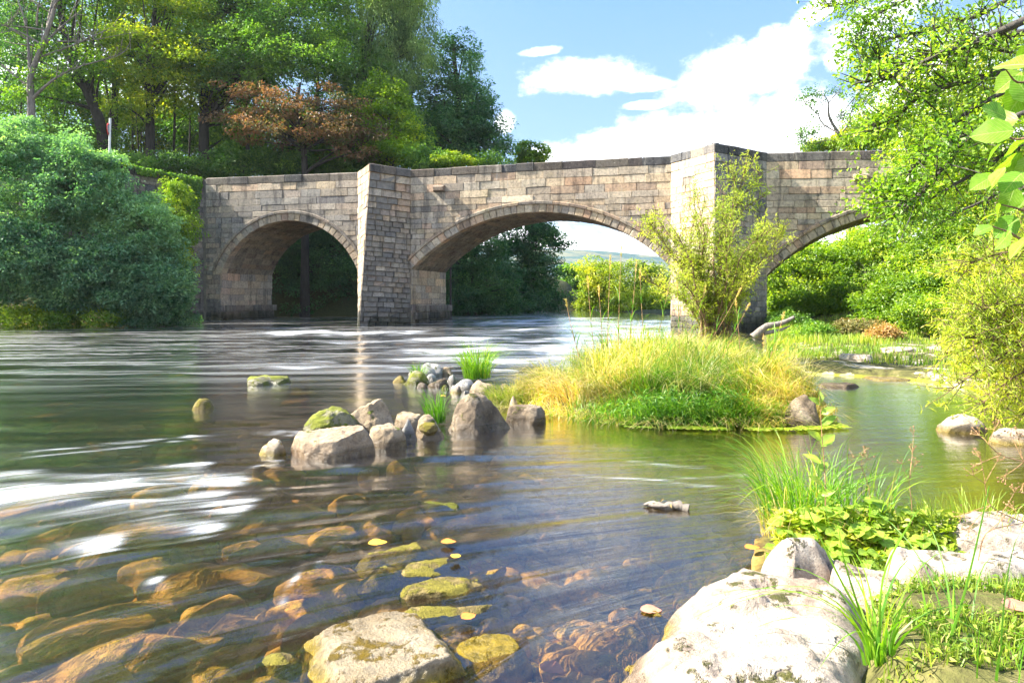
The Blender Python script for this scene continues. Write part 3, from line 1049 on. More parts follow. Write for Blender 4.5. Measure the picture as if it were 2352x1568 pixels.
def cope_stone(pa, pb, ztop_a, ztop_b, nrm, depth, col, h=COPE):
    """a coping block between plan points pa and pb"""
    global cop_n
    pa, pb = np.asarray(pa, float), np.asarray(pb, float)
    e = (pb - pa)
    L = np.linalg.norm(e)
    e = e / L
    pa = pa + e * .012
    pb = pb - e * .012
    j = lambda s=.012: rs.uniform(-s, s)
    out = .07 + j(.02)
    V = []
    prof = [(out - .05, -h + .005), (out - .03, -h + .03), (out - .02, -.05), (out - .06, -.01), (-depth * .5, .035), (-depth + .05, 0), (-depth, -.08), (-depth, -h + .01)]
    for q, zt in ((pa, ztop_a + j()), (pb, ztop_b + j())):
        for (o_, dz) in prof:
            w2 = q + nrm * (o_ + j(.008))
            V.append((w2[0], w2[1], zt + dz + j(.008)))
    n = len(prof)
    i = np.arange(n)
    k = (i + 1) % n
    m = MB()
    m.add(V, np.stack([i, k, k + n, i + n], -1), .5, col)
    m.add(np.zeros((0, 3)), np.array([np.arange(n)[::-1], np.arange(n) + n]) - 2 * n, .5, col)
    m.build('coping_stone', M['stone'], bridge)
    cop_n += 1


def cope_col():
    return np.array([(.085, .08, .075), (.12, .11, .10), (.07, .07, .072), (.13, .11, .09), (.16, .14, .115), (.10, .085, .08)])[rs.randint(6)] * rs.uniform(.8, 1.4)


def cope_run(u0, u1, planf, ztopf, nrm, depth=.40):
    u = u0
    while u < u1 - .02:
        ln = rs.uniform(.6, 1.7)
        ue = min(u + ln, u1)
        if u1 - ue < .3:
            ue = u1
        cope_stone(planf(u), planf(ue), ztopf(u), ztopf(ue), nrm, depth, cope_col())
        u = ue


for A_ in ARCH:
    cope_run(A_['s0'] - (0.94 if A_['s0'] < -16 else 0), min(A_['s1'], 24), lambda s: BO + s * BA, btop, NF)

# --- voussoirs, hood stones, soffit
soff = MB()
for ai, A_ in enumerate(ARCH):
    c = A_['c']
    R, th_ = A_['R'], A_['th']
    nvs = int(round(2 * th_ * R / .36))
    edges = np.linspace(-th_, th_, nvs + 1)
    edges[1:-1] += rs.uniform(-.12, .12, nvs - 1) * (edges[1] - edges[0])
    for k in range(nvs):
        if ai == 2 and edges[k] > .45 * th_:
            continue
        a0, a1 = edges[k], edges[k + 1]
        g = .012 / R
        m = MB()
        ro = R + RING
        Vf = []
        pr = rs.uniform(.02, .05)
        for (tt, dd) in ((-.45, 0), (0.0, 0), (0.0, 1)):
            for (aa, r_) in ((a0 + g, R + .004), (a1 - g, R + .004), (a1 - g, ro), (a0 + g, ro)):
                sh = .03 if dd else 0
                am = (a0 + a1) / 2
                aa2 = am + (aa - am) * (1 - (sh * 2.2 / (R * (a1 - a0)) if dd else 0))
                r2 = r_ + (sh * .8 if r_ < R + .1 else -sh * .8) * dd
                s_ = c[0] + r2 * math.sin(aa2)
                z_ = c[1] + r2 * math.cos(aa2)
                if tt < 0:
                    q = BO + s_ * BA + .42 * BD
                else:
                    q = BO + s_ * BA + (pr * (.4 + .6 * dd)) * NF
                Vf.append((q[0], q[1], z_))
        Q = []
        for b0 in (0, 4):
            for i in range(4):
                Q.append((b0 + i, b0 + (i + 1) % 4, b0 + 4 + (i + 1) % 4, b0 + 4 + i))
        Q.append((8, 9, 10, 11))
        dk = {0: .45, 1: .05, 2: .1}[ai]
        m.add(Vf, Q, .5, stone_col(dk) * 1.12)
        m.build('voussoir', M['stone'], bridge)
    nh = int(round(2 * th_ * (R + RING) / .85))
    e2 = np.linspace(-th_, th_, nh + 1)
    for k in range(nh):
        if ai == 2 and e2[k] > .45 * th_:
            continue
        a0, a1 = e2[k] + .01 / R, e2[k + 1] - .01 / R
        m = MB()
        V = []
        nseg = 3
        for aa in np.linspace(a0, a1, nseg):
            for (r_, o_) in ((R + RING - .01, 0.0), (R + RING + .01, .10), (R + RING + HOOD - .04, .11), (R + RING + HOOD, .03), (R + RING + HOOD, -.05)):
                s_ = c[0] + r_ * math.sin(aa)
                z_ = c[1] + r_ * math.cos(aa)
                q = BO + s_ * BA + o_ * NF
                V.append((q[0], q[1], z_))
        Q = []
        for b0 in range(nseg - 1):
            for i in range(4):
                Q.append((b0 * 5 + i, b0 * 5 + i + 1, b0 * 5 + 5 + i + 1, b0 * 5 + 5 + i))
        m.add(V, Q, .5, stone_col({0: .75, 1: .25, 2: .2}[ai]))
        m.add(np.zeros((0, 3)), np.array([[0, 1, 2, 3, 4], [k_ + 5 * (nseg - 1) for k_ in (4, 3, 2, 1, 0)]]) - len(V), .5, (.3, .26, .2))
        m.build('hood_stone', M['stone'], bridge)
    # soffit stones
    nrow = int(2 * th_ * R / .34)
    er = np.linspace(-th_, th_, nrow + 1)

    def soff_fn(u, v, d, c=c, R=R):
        r_ = R - d
        s_ = c[0] + r_ * math.sin(u)
        q = BO + s_ * BA + v * BD
        return np.array([q[0], q[1], c[1] + r_ * math.cos(u)])
    for k in range(nrow):
        t = .46
        while t < BW:
            ln = rs.uniform(.5, .95)
            te = min(t + ln, BW)
            if te - t > .1:
                # polygon in scaled space so the insets are metric
                pl = [np.array([er[k] * R, t]), np.array([er[k + 1] * R, t]), np.array([er[k + 1] * R, te]), np.array([er[k] * R, te])]
                stone_mesh(soff, pl, lambda u, v, d, f=soff_fn, R=R: f(u / R, v, d), rs.uniform(.0, .02), stone_col(.45) * .8, gap=.014, bev=.02, back=-.03)
            t = te
soff.build('soffit_masonry', M['stone'], bridge)['kind'] = 'stuff'

# --- cores (mortar-coloured body behind the stones)
core = MB()


def add_box_sz(mbx, s0, s1, t0, t1, zlo, zhi, n=1):
    ss = np.linspace(s0, s1, n + 1)
    for i in range(n):
        a, b = ss[i], ss[i + 1]
        za0, za1 = (zlo(a), zlo(b)) if callable(zlo) else (zlo, zlo)
        zb0, zb1 = (zhi(a), zhi(b)) if callable(zhi) else (zhi, zhi)
        V = [bw(a, t0, za0), bw(b, t0, za1), bw(b, t0, zb1), bw(a, t0, zb0), bw(a, t1, za0), bw(b, t1, za1), bw(b, t1, zb1), bw(a, t1, zb0)]
        F = [(0, 1, 2, 3), (5, 4, 7, 6), (3, 2, 6, 7), (1, 0, 4, 5)]
        if i == 0:
            F.append((4, 0, 3, 7))
        if i == n - 1:
            F.append((1, 5, 6, 2))
        mbx.add(V, F, .5, (.2, .18, .15))


EPS = .035
for A_ in ARCH:
    zl = lambda s, A_=A_: A_['c'][1] + math.sqrt(max((A_['R'] + .02) ** 2 - (s - A_['c'][0]) ** 2, 0))
    add_box_sz(core, A_['s0'], A_['s1'], EPS, BW - .002, zl, lambda s: btop(s) - 1.15, 36)
piers = [(-8.36, -5.42), (7.85, 12.2)]
for (a, b) in piers + [(-19.0, -16.56), (25.8, 34)]:
    add_box_sz(core, a + .0005, b - .0005, EPS, BW - .002, -.9, lambda s: btop(s) - 1.15, 2)
for (a, b) in [(-19.0, -16.56), (-16.559, -8.361), (-8.359, -5.421), (-5.419, 7.849), (7.851, 12.199), (12.201, 34)]:
    add_box_sz(core, a, b, EPS, .40, lambda s: btop(s) - 1.149, lambda s: btop(s) - .06, 12)
    add_box_sz(core, a, b, BW - .40, BW - .003, lambda s: btop(s) - 1.149, lambda s: btop(s) - .0, 12)
core.build('rubble_core', M['mortar'], bridge)
rd = MB()
add_box_sz(rd, -19, 34, .42, BW - .42, lambda s: btop(s) - 1.2, lambda s: btop(s) - 1.12, 30)
rd.build('roadway', M['road'], bridge)

# --- cutwaters
CUT = [dict(a=-8.36, b=-5.42, ctop=1.39, cbot=2.45, dk=(.15, .62)), dict(a=7.85, b=12.2, ctop=2.2, cbot=2.9, dk=(.0, .75))]  # dk: sunlit left and shaded right faces put into the stone colour
for ci, C_ in enumerate(CUT):
    sm = (C_['a'] + C_['b']) / 2
    pier = None

    def apex(z, C_=C_, sm=sm):
        k = np.clip(z / 8.4, 0, 1)
        return BO + sm * BA - (C_['cbot'] * (1 - k) + C_['ctop'] * k) * BD

    for side, (s_c) in enumerate((C_['a'], C_['b'])):
        corner = BO + s_c * BA
        Lw = np.linalg.norm(apex(4) - corner)

        def cfn(u, v, d, corner=corner, apex=apex, Lw=Lw, side=side):
            ap = apex(v)
            k = u / Lw
            q = corner + (ap - corner) * (k if side == 0 else 1 - k) if side == 0 else ap + (corner - ap) * k
            e = norm(corner - ap)
            n = np.array([e[1], -e[0]]) if side == 1 else np.array([-e[1], e[0]])
            # outward = away from pier middle
            mid = BO + sm * BA + .8 * BD
            if (q - mid) @ n < 0:
                n = -n
            q = q + n * d
            return np.array([q[0], q[1], v])
        ztop = 8.40 if ci == 0 else 8.46
        zt = lambda u, side=side, Lw=Lw, s_c=s_c, ztop=ztop: (btop(s_c) + .02) * (1 - (u / Lw if side == 0 else 1 - u / Lw)) + ztop * (u / Lw if side == 0 else 1 - u / Lw)

        def dkf(u, z, side=side, ci=ci, C_=C_):
            d = C_['dk'][side]
            if z < 1.9:
                d += .4
            if z < .8:
                d += .5
            if ci == 1 and side == 1 and z > 5.2:
                d += .25
            if ci == 0 and side == 1:
                d += -.25 * (z > 6.2) + .1 * (z < 5.5)
            return d
        coursed(cfn, 0.0, Lw, -.3, zt, None, (.35, .75), dkf, 1.2)
        # copings on the edge
        k0, k1 = 0.0, Lw
        u = 0.0
        while u < Lw - .02:
            ue = min(u + rs.uniform(.6, 1.0), Lw)
            if Lw - ue < .3:
                ue = Lw
            pa, pb = cfn(u, 8.2, 0)[:2], cfn(ue, 8.2, 0)[:2]
            nn = cfn((u + ue) / 2, 8.2, 1)[:2] - cfn((u + ue) / 2, 8.2, 0)[:2]
            cc = cope_col() * (1.6 if (side == 0) else 1.0)  # left copings lightened, the sunlit side painted in
            if side == 0 and ci == 0:
                cc = stone_col(.2)
            cope_stone(pa, pb, zt(u), zt(ue), nn, .36, cc)
            u = ue
    # core prism
    cm = MB()
    zz = np.linspace(-.9, 8.3, 8)
    V = []
    for z in zz:
        ap = apex(z) + .05 * BD
        ca, cb = BO + (C_['a'] + .05) * BA + .03 * BD, BO + (C_['b'] - .05) * BA + .03 * BD
        V += [(ca[0], ca[1], z), (ap[0], ap[1], z), (cb[0], cb[1], z)]
    Q = []
    for k in range(7):
        for i in range(3):
            Q.append((3 * k + i, 3 * k + (i + 1) % 3, 3 * k + 3 + (i + 1) % 3, 3 * k + 3 + i))
    cm.add(V, Q)
    cm.add(np.zeros((0, 3)), np.array([[21, 22, 23]]) - 24)
    cm.build('cutwater_core', M['mortar'], bridge)

# --- jambs below the springings, with a low plinth
for (s_c, sgn, zs, dk) in ((-5.42, 1, 3.05, .15), (-16.56, 1, 2.95, .35), (-8.36, -1, 2.95, .6), (7.85, -1, 3.05, .2), (12.2, 1, 2.62, .5)):
    def jfn(u, v, d, s_c=s_c, sgn=sgn):
        q = BO + s_c * BA + u * BD + d * sgn * BA
        return np.array([q[0], q[1], v])
    coursed(jfn, 0.0, BW, -.3, lambda u, zs=zs: zs + .42, None, (.4, .8), lambda u, z, dk=dk: dk + (.45 if z < 1.2 else 0), .8)
    if s_c in (-5.42, -16.56):      # plinth course projecting at the foot
        for k in range(24):
            t0 = (k // 4) * BW / 6 + (.3 if s_c > -6 else 0) + (.25 if k % 2 else 0)
            t1 = t0 + BW / 6 - .02
            zz0 = -.3 + (k % 4) * .37
            pl = [np.array([t0, zz0]), np.array([t1, zz0]), np.array([t1, zz0 + .36]), np.array([t0, zz0 + .36])]
            m = MB()
            stone_mesh(m, pl, lambda u, v, d, f=jfn: f(u, v, d + .16), .03, stone_col(.8) * .8, back=-.2)
            m.build('plinth_stone', M['stone'], bridge)

# --- queued stones: the largest 300 as parts, the rest joined
ASHLAR.sort(key=lambda a: -a[0])
cnt = 0
rest = MB()
for a in ASHLAR:
    if cnt < 300:
        m = MB()
        if stone_mesh(m, a[1], a[2], a[3], a[4]):
            m.build('ashlar_block', M['stone'], bridge)
            cnt += 1
    else:
        stone_mesh(rest, a[1], a[2], a[3], a[4])
rest.build('ashlar_masonry', M['stone'], bridge)['kind'] = 'stuff'

# small projecting corbels under the coping
for (X, Y) in ((1010, 434), (1975, 408)):
    y0 = 34.6 / (1 + .2126 * (X - 1176) / FD)
    p = P(X, Y, y0)
    s_ = p[0] / BA[0]
    m = MB()
    V = []
    for (o_, w_, h_) in ((-.05, .30, .15), (.20, .29, .15), (.34, .25, .11)):
        for (a, b) in ((-1, -1), (1, -1), (1, 1), (-1, 1)):
            q = BO + (s_ + a * w_) * BA + o_ * NF
            V.append((q[0], q[1], p[2] + b * h_ - (.05 if (o_ > .3 and b > 0) else 0)))
    Q = []
    for b0 in (0, 4):
        for i in range(4):
            Q.append((b0 + i, b0 + (i + 1) % 4, b0 + 4 + (i + 1) % 4, b0 + 4 + i))
    Q.append((8, 9, 10, 11))
    m.add(V, Q, .5, stone_col(.4) * .8)
    m.build('corbel', M['stone'], bridge)

# --- wing wall on the left
wing = thing('wing_wall', 'dark stone approach wall left of the bridge, half buried in shrubs and ivy', 'wall', (-20, 37, 0))
ctl = [(-17.3, 38.3, 8.27), (-18.2, 37.9, 8.32), (-20.0, 37.4, 8.60), (-22.5, 37.1, 8.95), (-26.0, 37.0, 9.3), (-32.0, 37.5, 9.8)]
wp = spline(ctl, 60)
seglen = np.concatenate([[0], np.cumsum(np.linalg.norm(np.diff(wp[:, :2], axis=0), axis=1))])


def wing_at(u):
    return np.array([np.interp(u, seglen, wp[:, 0]), np.interp(u, seglen, wp[:, 1])]), float(np.interp(u, seglen, wp[:, 2]))


def wfn(u, v, d):
    q, _ = wing_at(u)
    q2, _ = wing_at(min(u + .1, seglen[-1]))
    q1, _ = wing_at(max(u - .1, 0))
    e = norm(q2 - q1)
    n = np.array([-e[1], e[0]])
    if n @ np.array([1.0, -.6]) < 0:
        n = -n
    q = q + n * d
    return np.array([q[0], q[1], v])


save = ASHLAR
ASHLAR = []
coursed(wfn, 0.0, seglen[-1], -.3, lambda u: wing_at(u)[1], None, (.4, .85), lambda u, z: .95)
ASHLAR.sort(key=lambda a: -a[0])
cnt = 0
rest = MB()
for a in ASHLAR:
    colr = a[4] * .8
    q = a[2](a[1][0][0], a[1][0][1], 0)
    if cnt < 110 and q[0] > -22.5:
        m = MB()
        if stone_mesh(m, a[1], a[2], a[3], colr):
            m.build('wall_block', M['stone'], wing)
            cnt += 1
    else:
        stone_mesh(rest, a[1], a[2], a[3], colr)
rest.build('wall_masonry', M['stone'], wing)['kind'] = 'stuff'
cw = MB()
V, Q = [], []
for i, u in enumerate(np.linspace(0, seglen[-1], 30)):
    f_, b_ = wfn(u, 0, -.03), wfn(u, 0, -.55)
    zt = wing_at(u)[1]
    V += [(f_[0], f_[1], -.5), (f_[0], f_[1], zt - .1), (b_[0], b_[1], zt - .1), (b_[0], b_[1], -.5)]
    if i:
        k = 4 * (i - 1)
        for j in range(3):
            Q.append((k + j, k + j + 1, k + 5 + j, k + 4 + j))
cw.add(V, Q)
cw.build('wall_core', M['mortar'], wing)
u = 0.0
bk, bridge_ = bridge, bridge
while u < seglen[-1]:
    ue = min(u + rs.uniform(.6, 1.1), seglen[-1])
    n_ = wfn((u + ue) / 2, 0, 1)[:2] - wfn((u + ue) / 2, 0, 0)[:2]
    bridge = wing
    cope_stone(wfn(u, 0, 0)[:2], wfn(ue, 0, 0)[:2], wing_at(u)[1], wing_at(ue)[1], n_, .5, cope_col() * .8)
    u = ue
bridge = bridge_

# ------------------------------------------------------------------ TREES
def clump_leaves(mb, rg, centers, radii, per, L, W, tint_c, flat=.55, droop=.25, outward=None):
    n = len(centers) * per
    ci = np.repeat(np.arange(len(centers)), per)
    d = norm(rg.normal(size=(n, 3)))
    r = rg.uniform(0.25, 1, n) ** .6
    off = d * r[:, None] * radii[ci][:, None]
    off[:, 2] *= flat
    pos = centers[ci] + off
    dirs = norm(d * np.array([1, 1, .4]) + np.array([0, 0, -droop]) + rg.normal(size=(n, 3)) * .5)
    nr = norm(rg.normal(size=(n, 3)) * .55 + np.array([0, 0, 1.0]) + d * .5)
    sc = rg.uniform(.65, 1.25, n)
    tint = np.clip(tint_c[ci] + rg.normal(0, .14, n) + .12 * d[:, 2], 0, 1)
    add_leaves(mb, pos, dirs, nr, L * sc, W * sc, tint)


DENS, DENS2 = 1.25, 1.3


def tree(name, label, base, top, lobes, nclump, per, L, mat, bark='bark', tr=.25, seed=1, cr=(.5, 1.1), flat=.55, tint=.45, group=None, cat='tree', limbs=22, W=None, shell=.55, trunk_pts=None, droop=.25, tspread=.21):
    rg = np.random.RandomState(seed)
    base = np.asarray(base, float)
    t = thing(name, label, cat, base, group)
    W = W or L * .62
    nclump = int(nclump * DENS)
    per = int(per * DENS2)
    vol = np.array([l[1][0] * l[1][1] * l[1][2] for l in lobes]) ** .67
    pick = rg.choice(len(lobes), nclump, p=vol / vol.sum())
    cen = np.array([lobes[i][0] for i in pick], float)
    rad = np.array([lobes[i][1] for i in pick], float)
    d = norm(rg.normal(size=(nclump, 3)))
    rr_ = (shell + (1 - shell) * rg.uniform(0, 1, nclump))
    wob = 1 + .42 * fbm(d * 2.6 + cen * .3, seed, 3)
    spike = rg.uniform(0, 1, nclump) < .10
    wob = wob + np.where(spike, rg.uniform(.05, .28, nclump), 0)
    nclump = int(nclump)
    C = cen + d * rad * (rr_ * wob)[:, None]
    crad = rg.uniform(cr[0], cr[1], nclump)
    tc_ = np.clip(tint + rg.normal(0, tspread, nclump), 0.02, .98)
    mbx = MB()
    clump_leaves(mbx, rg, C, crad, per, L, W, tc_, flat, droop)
    crown = mbx.build('crown', M[mat], t)
    # trunk and limbs
    if trunk_pts is None:
        top = np.asarray(top, float)
        mid = (base + top) / 2 + np.array([rg.normal(0, .25), rg.normal(0, .25), 0])
        tp = spline([base - np.array([0, 0, .6]), (base + mid) / 2 + rg.normal(0, .08, 3), mid, top], 12)
    else:
        tp = spline(trunk_pts, 14)
    k = len(tp)
    rads = tr * .72 * (1 - .72 * np.linspace(0, 1, k)) * (1 + .5 * np.exp(-np.linspace(0, 1, k) * 14))
    mt = MB()
    tube(mt, tp, rads, 10, rough=.06, seed=seed)
    mt.build('trunk', M[bark], t, smooth=True)
    if limbs:
        ml = MB()
        sel = rg.choice(nclump, min(limbs, nclump), replace=False)
        for i in sel:
            j = rg.randint(int(k * .3), k - 1)
            # limbs start below their clump
            zz_ = tp[:, 2]
            ok = np.where(zz_ < C[i][2] - .2)[0]
            j = min(j, ok[-1]) if len(ok) else j
            pts = bez(tp[j], C[i], np.array([0, 0, .25 * np.linalg.norm(C[i] - tp[j]) * rg.uniform(-.3, .6)]) + rg.normal(0, .15, 3), 7)
            tube(ml, pts, np.linspace(rads[j] * .45, .012, 7), 5)
        ml.build('branch', M[bark], t, smooth=True)
    return t


def L_(X, Y, y, rx, ry, rz=None, dy=None):
    """a crown lobe: centre at photo position, radii given in photo px (rx, rz) and metres of depth"""
    c = P(X, Y, y)
    return (c, (rx / FD * y, dy if dy else rx / FD * y * .8, (rz or ry) / FD * y))


def gp(X, y, dz=0.0):
    x = (X - 1176) / FD * y
    return np.array([x, y, gz(x, y) + dz])


# woodland behind the bridge, left to right
tree('tall_tree', 'pale-barked forked tree with bare upper branches, left edge of the wood', gp(72, 44), None,
     [L_(20, 60, 46, 120, 90), L_(60, 180, 47, 110, 60)], 90, 45, .20, 'leaf_blue', 'bark_pale', .36, 101, (.5, 1.0), tint=.55, limbs=10,
     trunk_pts=[gp(72, 44, -.5), P(72, 260, 44), P(70, 180, 44), P(95, 110, 44), P(125, 20, 44), P(140, -80, 44)])
tree('tall_tree', 'leaning dark-trunked tree behind the road sign post', gp(245, 47), None,
     [L_(150, 0, 49, 170, 70), L_(60, 90, 50, 110, 60), L_(240, 90, 49, 110, 60), L_(120, -90, 49, 220, 80), L_(180, 150, 45.5, 90, 40), L_(90, 210, 45.5, 80, 40)], 270, 60, .22, 'leaf_mid', 'bark_dark', .60, 102, (.6, 1.3), tint=.5, limbs=18,
     trunk_pts=[gp(245, 47, -.5), P(238, 320, 47), P(200, 210, 47), P(160, 120, 47), P(138, 20, 47), P(130, -90, 47)])
tree('tall_tree', 'yellow-green sunlit tree with upright trunk right of the leaning tree', gp(345, 48), None,
     [L_(390, 70, 49, 130, 90), L_(330, 160, 50, 110, 70), L_(430, 190, 49, 90, 60), L_(380, -40, 49, 150, 80), L_(330, 120, 46, 100, 70), L_(420, 150, 46, 80, 50), L_(300, 250, 46, 60, 40)], 360, 62, .22, 'leaf_yellow', 'bark_dark', .52, 103, (.6, 1.2), tint=.55, limbs=24,
     trunk_pts=[gp(345, 48, -.5), P(345, 330, 48), P(344, 220, 48), P(350, 120, 48), P(360, -60, 48)])
tree('tall_tree', 'dark green broad tree above the copper-leaved tree', gp(468, 50), None,
     [L_(520, 60, 50, 110, 80), L_(620, 110, 49, 130, 80), L_(720, 60, 50, 130, 90), L_(780, 150, 50, 90, 70), L_(540, 190, 50, 100, 60), L_(650, -40, 51, 230, 80), L_(500, 280, 52, 60, 60), L_(560, 120, 47, 110, 70), L_(480, 130, 47, 60, 80), L_(700, 130, 47, 110, 50)], 560, 66, .21, 'leaf_dark', 'bark_dark', .62, 104, (.6, 1.3), tint=.55, limbs=40,
     trunk_pts=[gp(468, 50, -.5), P(468, 330, 50), P(472, 200, 50), P(490, 80, 50), P(520, -60, 50)])
tree('copper_tree', 'reddish copper-leaved tree overhanging the parapet behind the first arch', gp(700, 45), None,
     [L_(560, 215, 45, 80, 28), L_(640, 250, 44.5, 110, 40), L_(760, 240, 45, 90, 40), L_(690, 300, 44, 170, 45), L_(800, 320, 45, 100, 45), L_(830, 345, 44, 60, 25), L_(520, 270, 45, 50, 18)], 190, 46, .19, 'leaf_copper', 'bark_dark', .35, 105, (.45, .95), flat=.35, tint=.62, limbs=36,
     trunk_pts=[gp(700, 45, -.5), P(700, 380, 45), P(690, 330, 45), P(680, 260, 45), P(690, 190, 45)])
tree('larch', 'feathery pale green larch with drooping twigs, tallest by the sky', gp(850, 52), None,
     [L_(880, 60, 52, 80, 90), L_(930, 150, 52, 70, 90), L_(860, 200, 52, 80, 80), L_(950, 60, 52, 50, 80), L_(900, 280, 52, 70, 60), L_(920, -40, 52, 90, 70)], 420, 95, .26, 'leaf_larch', 'bark_dark', .45, 106, (.45, 1.0), flat=1.3, tint=.6, limbs=40, W=.062, droop=1.6,
     trunk_pts=[gp(835, 52, -.5), P(835, 330, 52), P(838, 200, 52), P(846, 60, 52), P(870, -90, 52)])
tree('oak', 'dark green oak stepping down to the right end of the wood', gp(1060, 56), None,
     [L_(1035, 150, 56, 60, 70), L_(1065, 230, 56, 80, 60), L_(1100, 290, 56, 70, 60), L_(1030, 300, 55, 90, 70), L_(1120, 345, 56, 60, 50), L_(960, 240, 57, 60, 90)], 300, 62, .23, 'leaf_blue', 'bark_dark', .50, 107, (.6, 1.2), tint=.35, limbs=30,
     trunk_pts=[gp(1060, 56, -.5), P(1060, 340, 56), P(1055, 250, 56), P(1045, 150, 56), P(1040, 90, 56)])
tree('conifer', 'thin-topped conifer poking up behind the oak', gp(1085, 62), None,
     [L_(1080, 130, 62, 22, 30), L_(1082, 170, 62, 36, 30), L_(1085, 220, 62, 46, 30)], 70, 40, .25, 'leaf_blue', 'bark_dark', .3, 108, (.4, .8), flat=.5, tint=.5, limbs=10, W=.07,
     trunk_pts=[gp(1085, 62, -.5), P(1085, 320, 62), P(1082, 200, 62), P(1078, 110, 62)])
tree('maple', 'bright green maple in front of the larch, above the second arch', gp(900, 46.5), None,
     [L_(880, 230, 47, 60, 50), L_(910, 300, 47, 70, 50), L_(850, 290, 47, 55, 50), L_(900, 350, 46, 80, 30)], 170, 60, .20, 'leaf_bright', 'bark', .28, 109, (.45, .9), tint=.35, limbs=22,
     trunk_pts=[gp(900, 46.5, -.5), P(900, 370, 46.5), P(895, 290, 46.5), P(885, 210, 46.5)])
tree('shrub', 'small yellowish shrub peeping over the parapet left of the arch crown', gp(1035, 44.5), None,
     [L_(1035, 368, 44.5, 42, 22), L_(1070, 375, 45, 40, 14)], 40, 50, .15, 'leaf_yellow', 'bark', .08, 110, (.3, .5), tint=.4, limbs=8,
     trunk_pts=[gp(1035, 44.5, -.3), P(1035, 420, 44.5), P(1035, 390, 44.5), P(1035, 365, 44.5)], cat='shrub')
tree('shrub', 'dark rounded undergrowth behind the parapet right of the maple', gp(980, 45), None,
     [L_(985, 368, 45, 50, 30), L_(1110, 372, 47, 60, 24), L_(950, 330, 48, 50, 50)], 80, 56, .18, 'leaf_dark', 'bark_dark', .1, 111, (.4, .8), tint=.55, limbs=8,
     trunk_pts=[gp(985, 45, -.3), P(985, 430, 45), P(985, 400, 45), P(985, 365, 45)], cat='shrub')
tree('young_tree', 'lone small bright tree at the foot of the clouds beyond the parapet', gp(1222, 60), None,
     [L_(1205, 345, 60, 26, 22), L_(1240, 350, 60, 26, 18), L_(1215, 365, 60, 34, 18)], 60, 46, .22, 'leaf_bright', 'bark', .16, 112, (.35, .6), tint=.4, limbs=14,
     trunk_pts=[gp(1222, 60, -.3), P(1222, 420, 60), P(1220, 380, 60), P(1218, 330, 60)])
# darker wood interior
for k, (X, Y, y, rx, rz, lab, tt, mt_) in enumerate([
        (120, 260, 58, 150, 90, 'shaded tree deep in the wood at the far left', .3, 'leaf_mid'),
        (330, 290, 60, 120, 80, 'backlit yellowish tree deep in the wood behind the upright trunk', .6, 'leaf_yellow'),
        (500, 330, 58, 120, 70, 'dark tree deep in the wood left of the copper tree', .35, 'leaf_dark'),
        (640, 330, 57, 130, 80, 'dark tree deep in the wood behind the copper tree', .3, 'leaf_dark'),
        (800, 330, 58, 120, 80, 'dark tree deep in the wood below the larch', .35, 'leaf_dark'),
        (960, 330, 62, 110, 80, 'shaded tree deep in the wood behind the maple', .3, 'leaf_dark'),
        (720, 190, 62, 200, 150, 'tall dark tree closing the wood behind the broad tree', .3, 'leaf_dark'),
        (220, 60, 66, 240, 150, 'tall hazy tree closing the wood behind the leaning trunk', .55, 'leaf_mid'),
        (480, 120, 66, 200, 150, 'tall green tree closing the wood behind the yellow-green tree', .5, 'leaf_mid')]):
    tree('wood_tree', lab, gp(X, y), None, [L_(X, Y, y, rx, rz), L_(X + rx * .3, Y - rz * .5, y, rx * .6, rz * .6)], 170, 52, .27, mt_, 'bark_dark', .4, 120 + k, (.8, 1.6), tint=tt, limbs=16,
         trunk_pts=[gp(X, y, -.5), P(X, min(Y + rz, 400), y) + np.array([0, 0, -1]), P(X + 10, Y, y), P(X, Y - rz * .8, y)])
for k, (X, Y, y, rx, rz, lab) in enumerate([
        (-60, -60, 52, 260, 130, 'high leafy crown at the top left corner'), (260, -120, 56, 260, 110, 'high leafy crown above the leaning tree'), (560, -150, 56, 260, 110, 'high leafy crown above the broad dark tree'), (820, -150, 60, 150, 110, 'high leafy crown above the larch')]):
    tree('wood_tree', lab, gp(X, y), None, [L_(X, Y, y, rx, rz)], (30 if k == 0 else 110), 46, .32, 'leaf_yellow', 'bark_dark', .5, 520 + k, (.9, 1.8), tint=.35, limbs=16,
         trunk_pts=[gp(X, y, -.5), P(X, 330, y), P(X + 10, 100, y), P(X, Y, y)])
for k, (X, Y, y, rx, rz, lab) in enumerate([(300, 385, 45, 70, 28, 'shaded undergrowth on the slope right of the sign post'), (420, 395, 45, 80, 30, 'shaded undergrowth between the two big trunks'),
        (560, 385, 46, 90, 44, 'dark undergrowth behind the left end of the parapet'), (700, 375, 47, 90, 50, 'dark undergrowth under the copper foliage'), (830, 372, 47, 80, 50, 'dark undergrowth behind the first cutwater'), (170, 330, 48, 120, 50, 'shaded slope shrubs behind the forked tree')]):
    tree('undergrowth', lab, gp(X, y), None, [L_(X, Y, y, rx, rz)], 110, 46, .19, 'leaf_dark', 'bark_dark', .1, 540 + k, (.5, .9), tint=.3, limbs=8, cat='shrub',
         trunk_pts=[gp(X, y, -.3), P(X, Y + rz, y), P(X, Y, y), P(X, Y - rz * .5, y)])
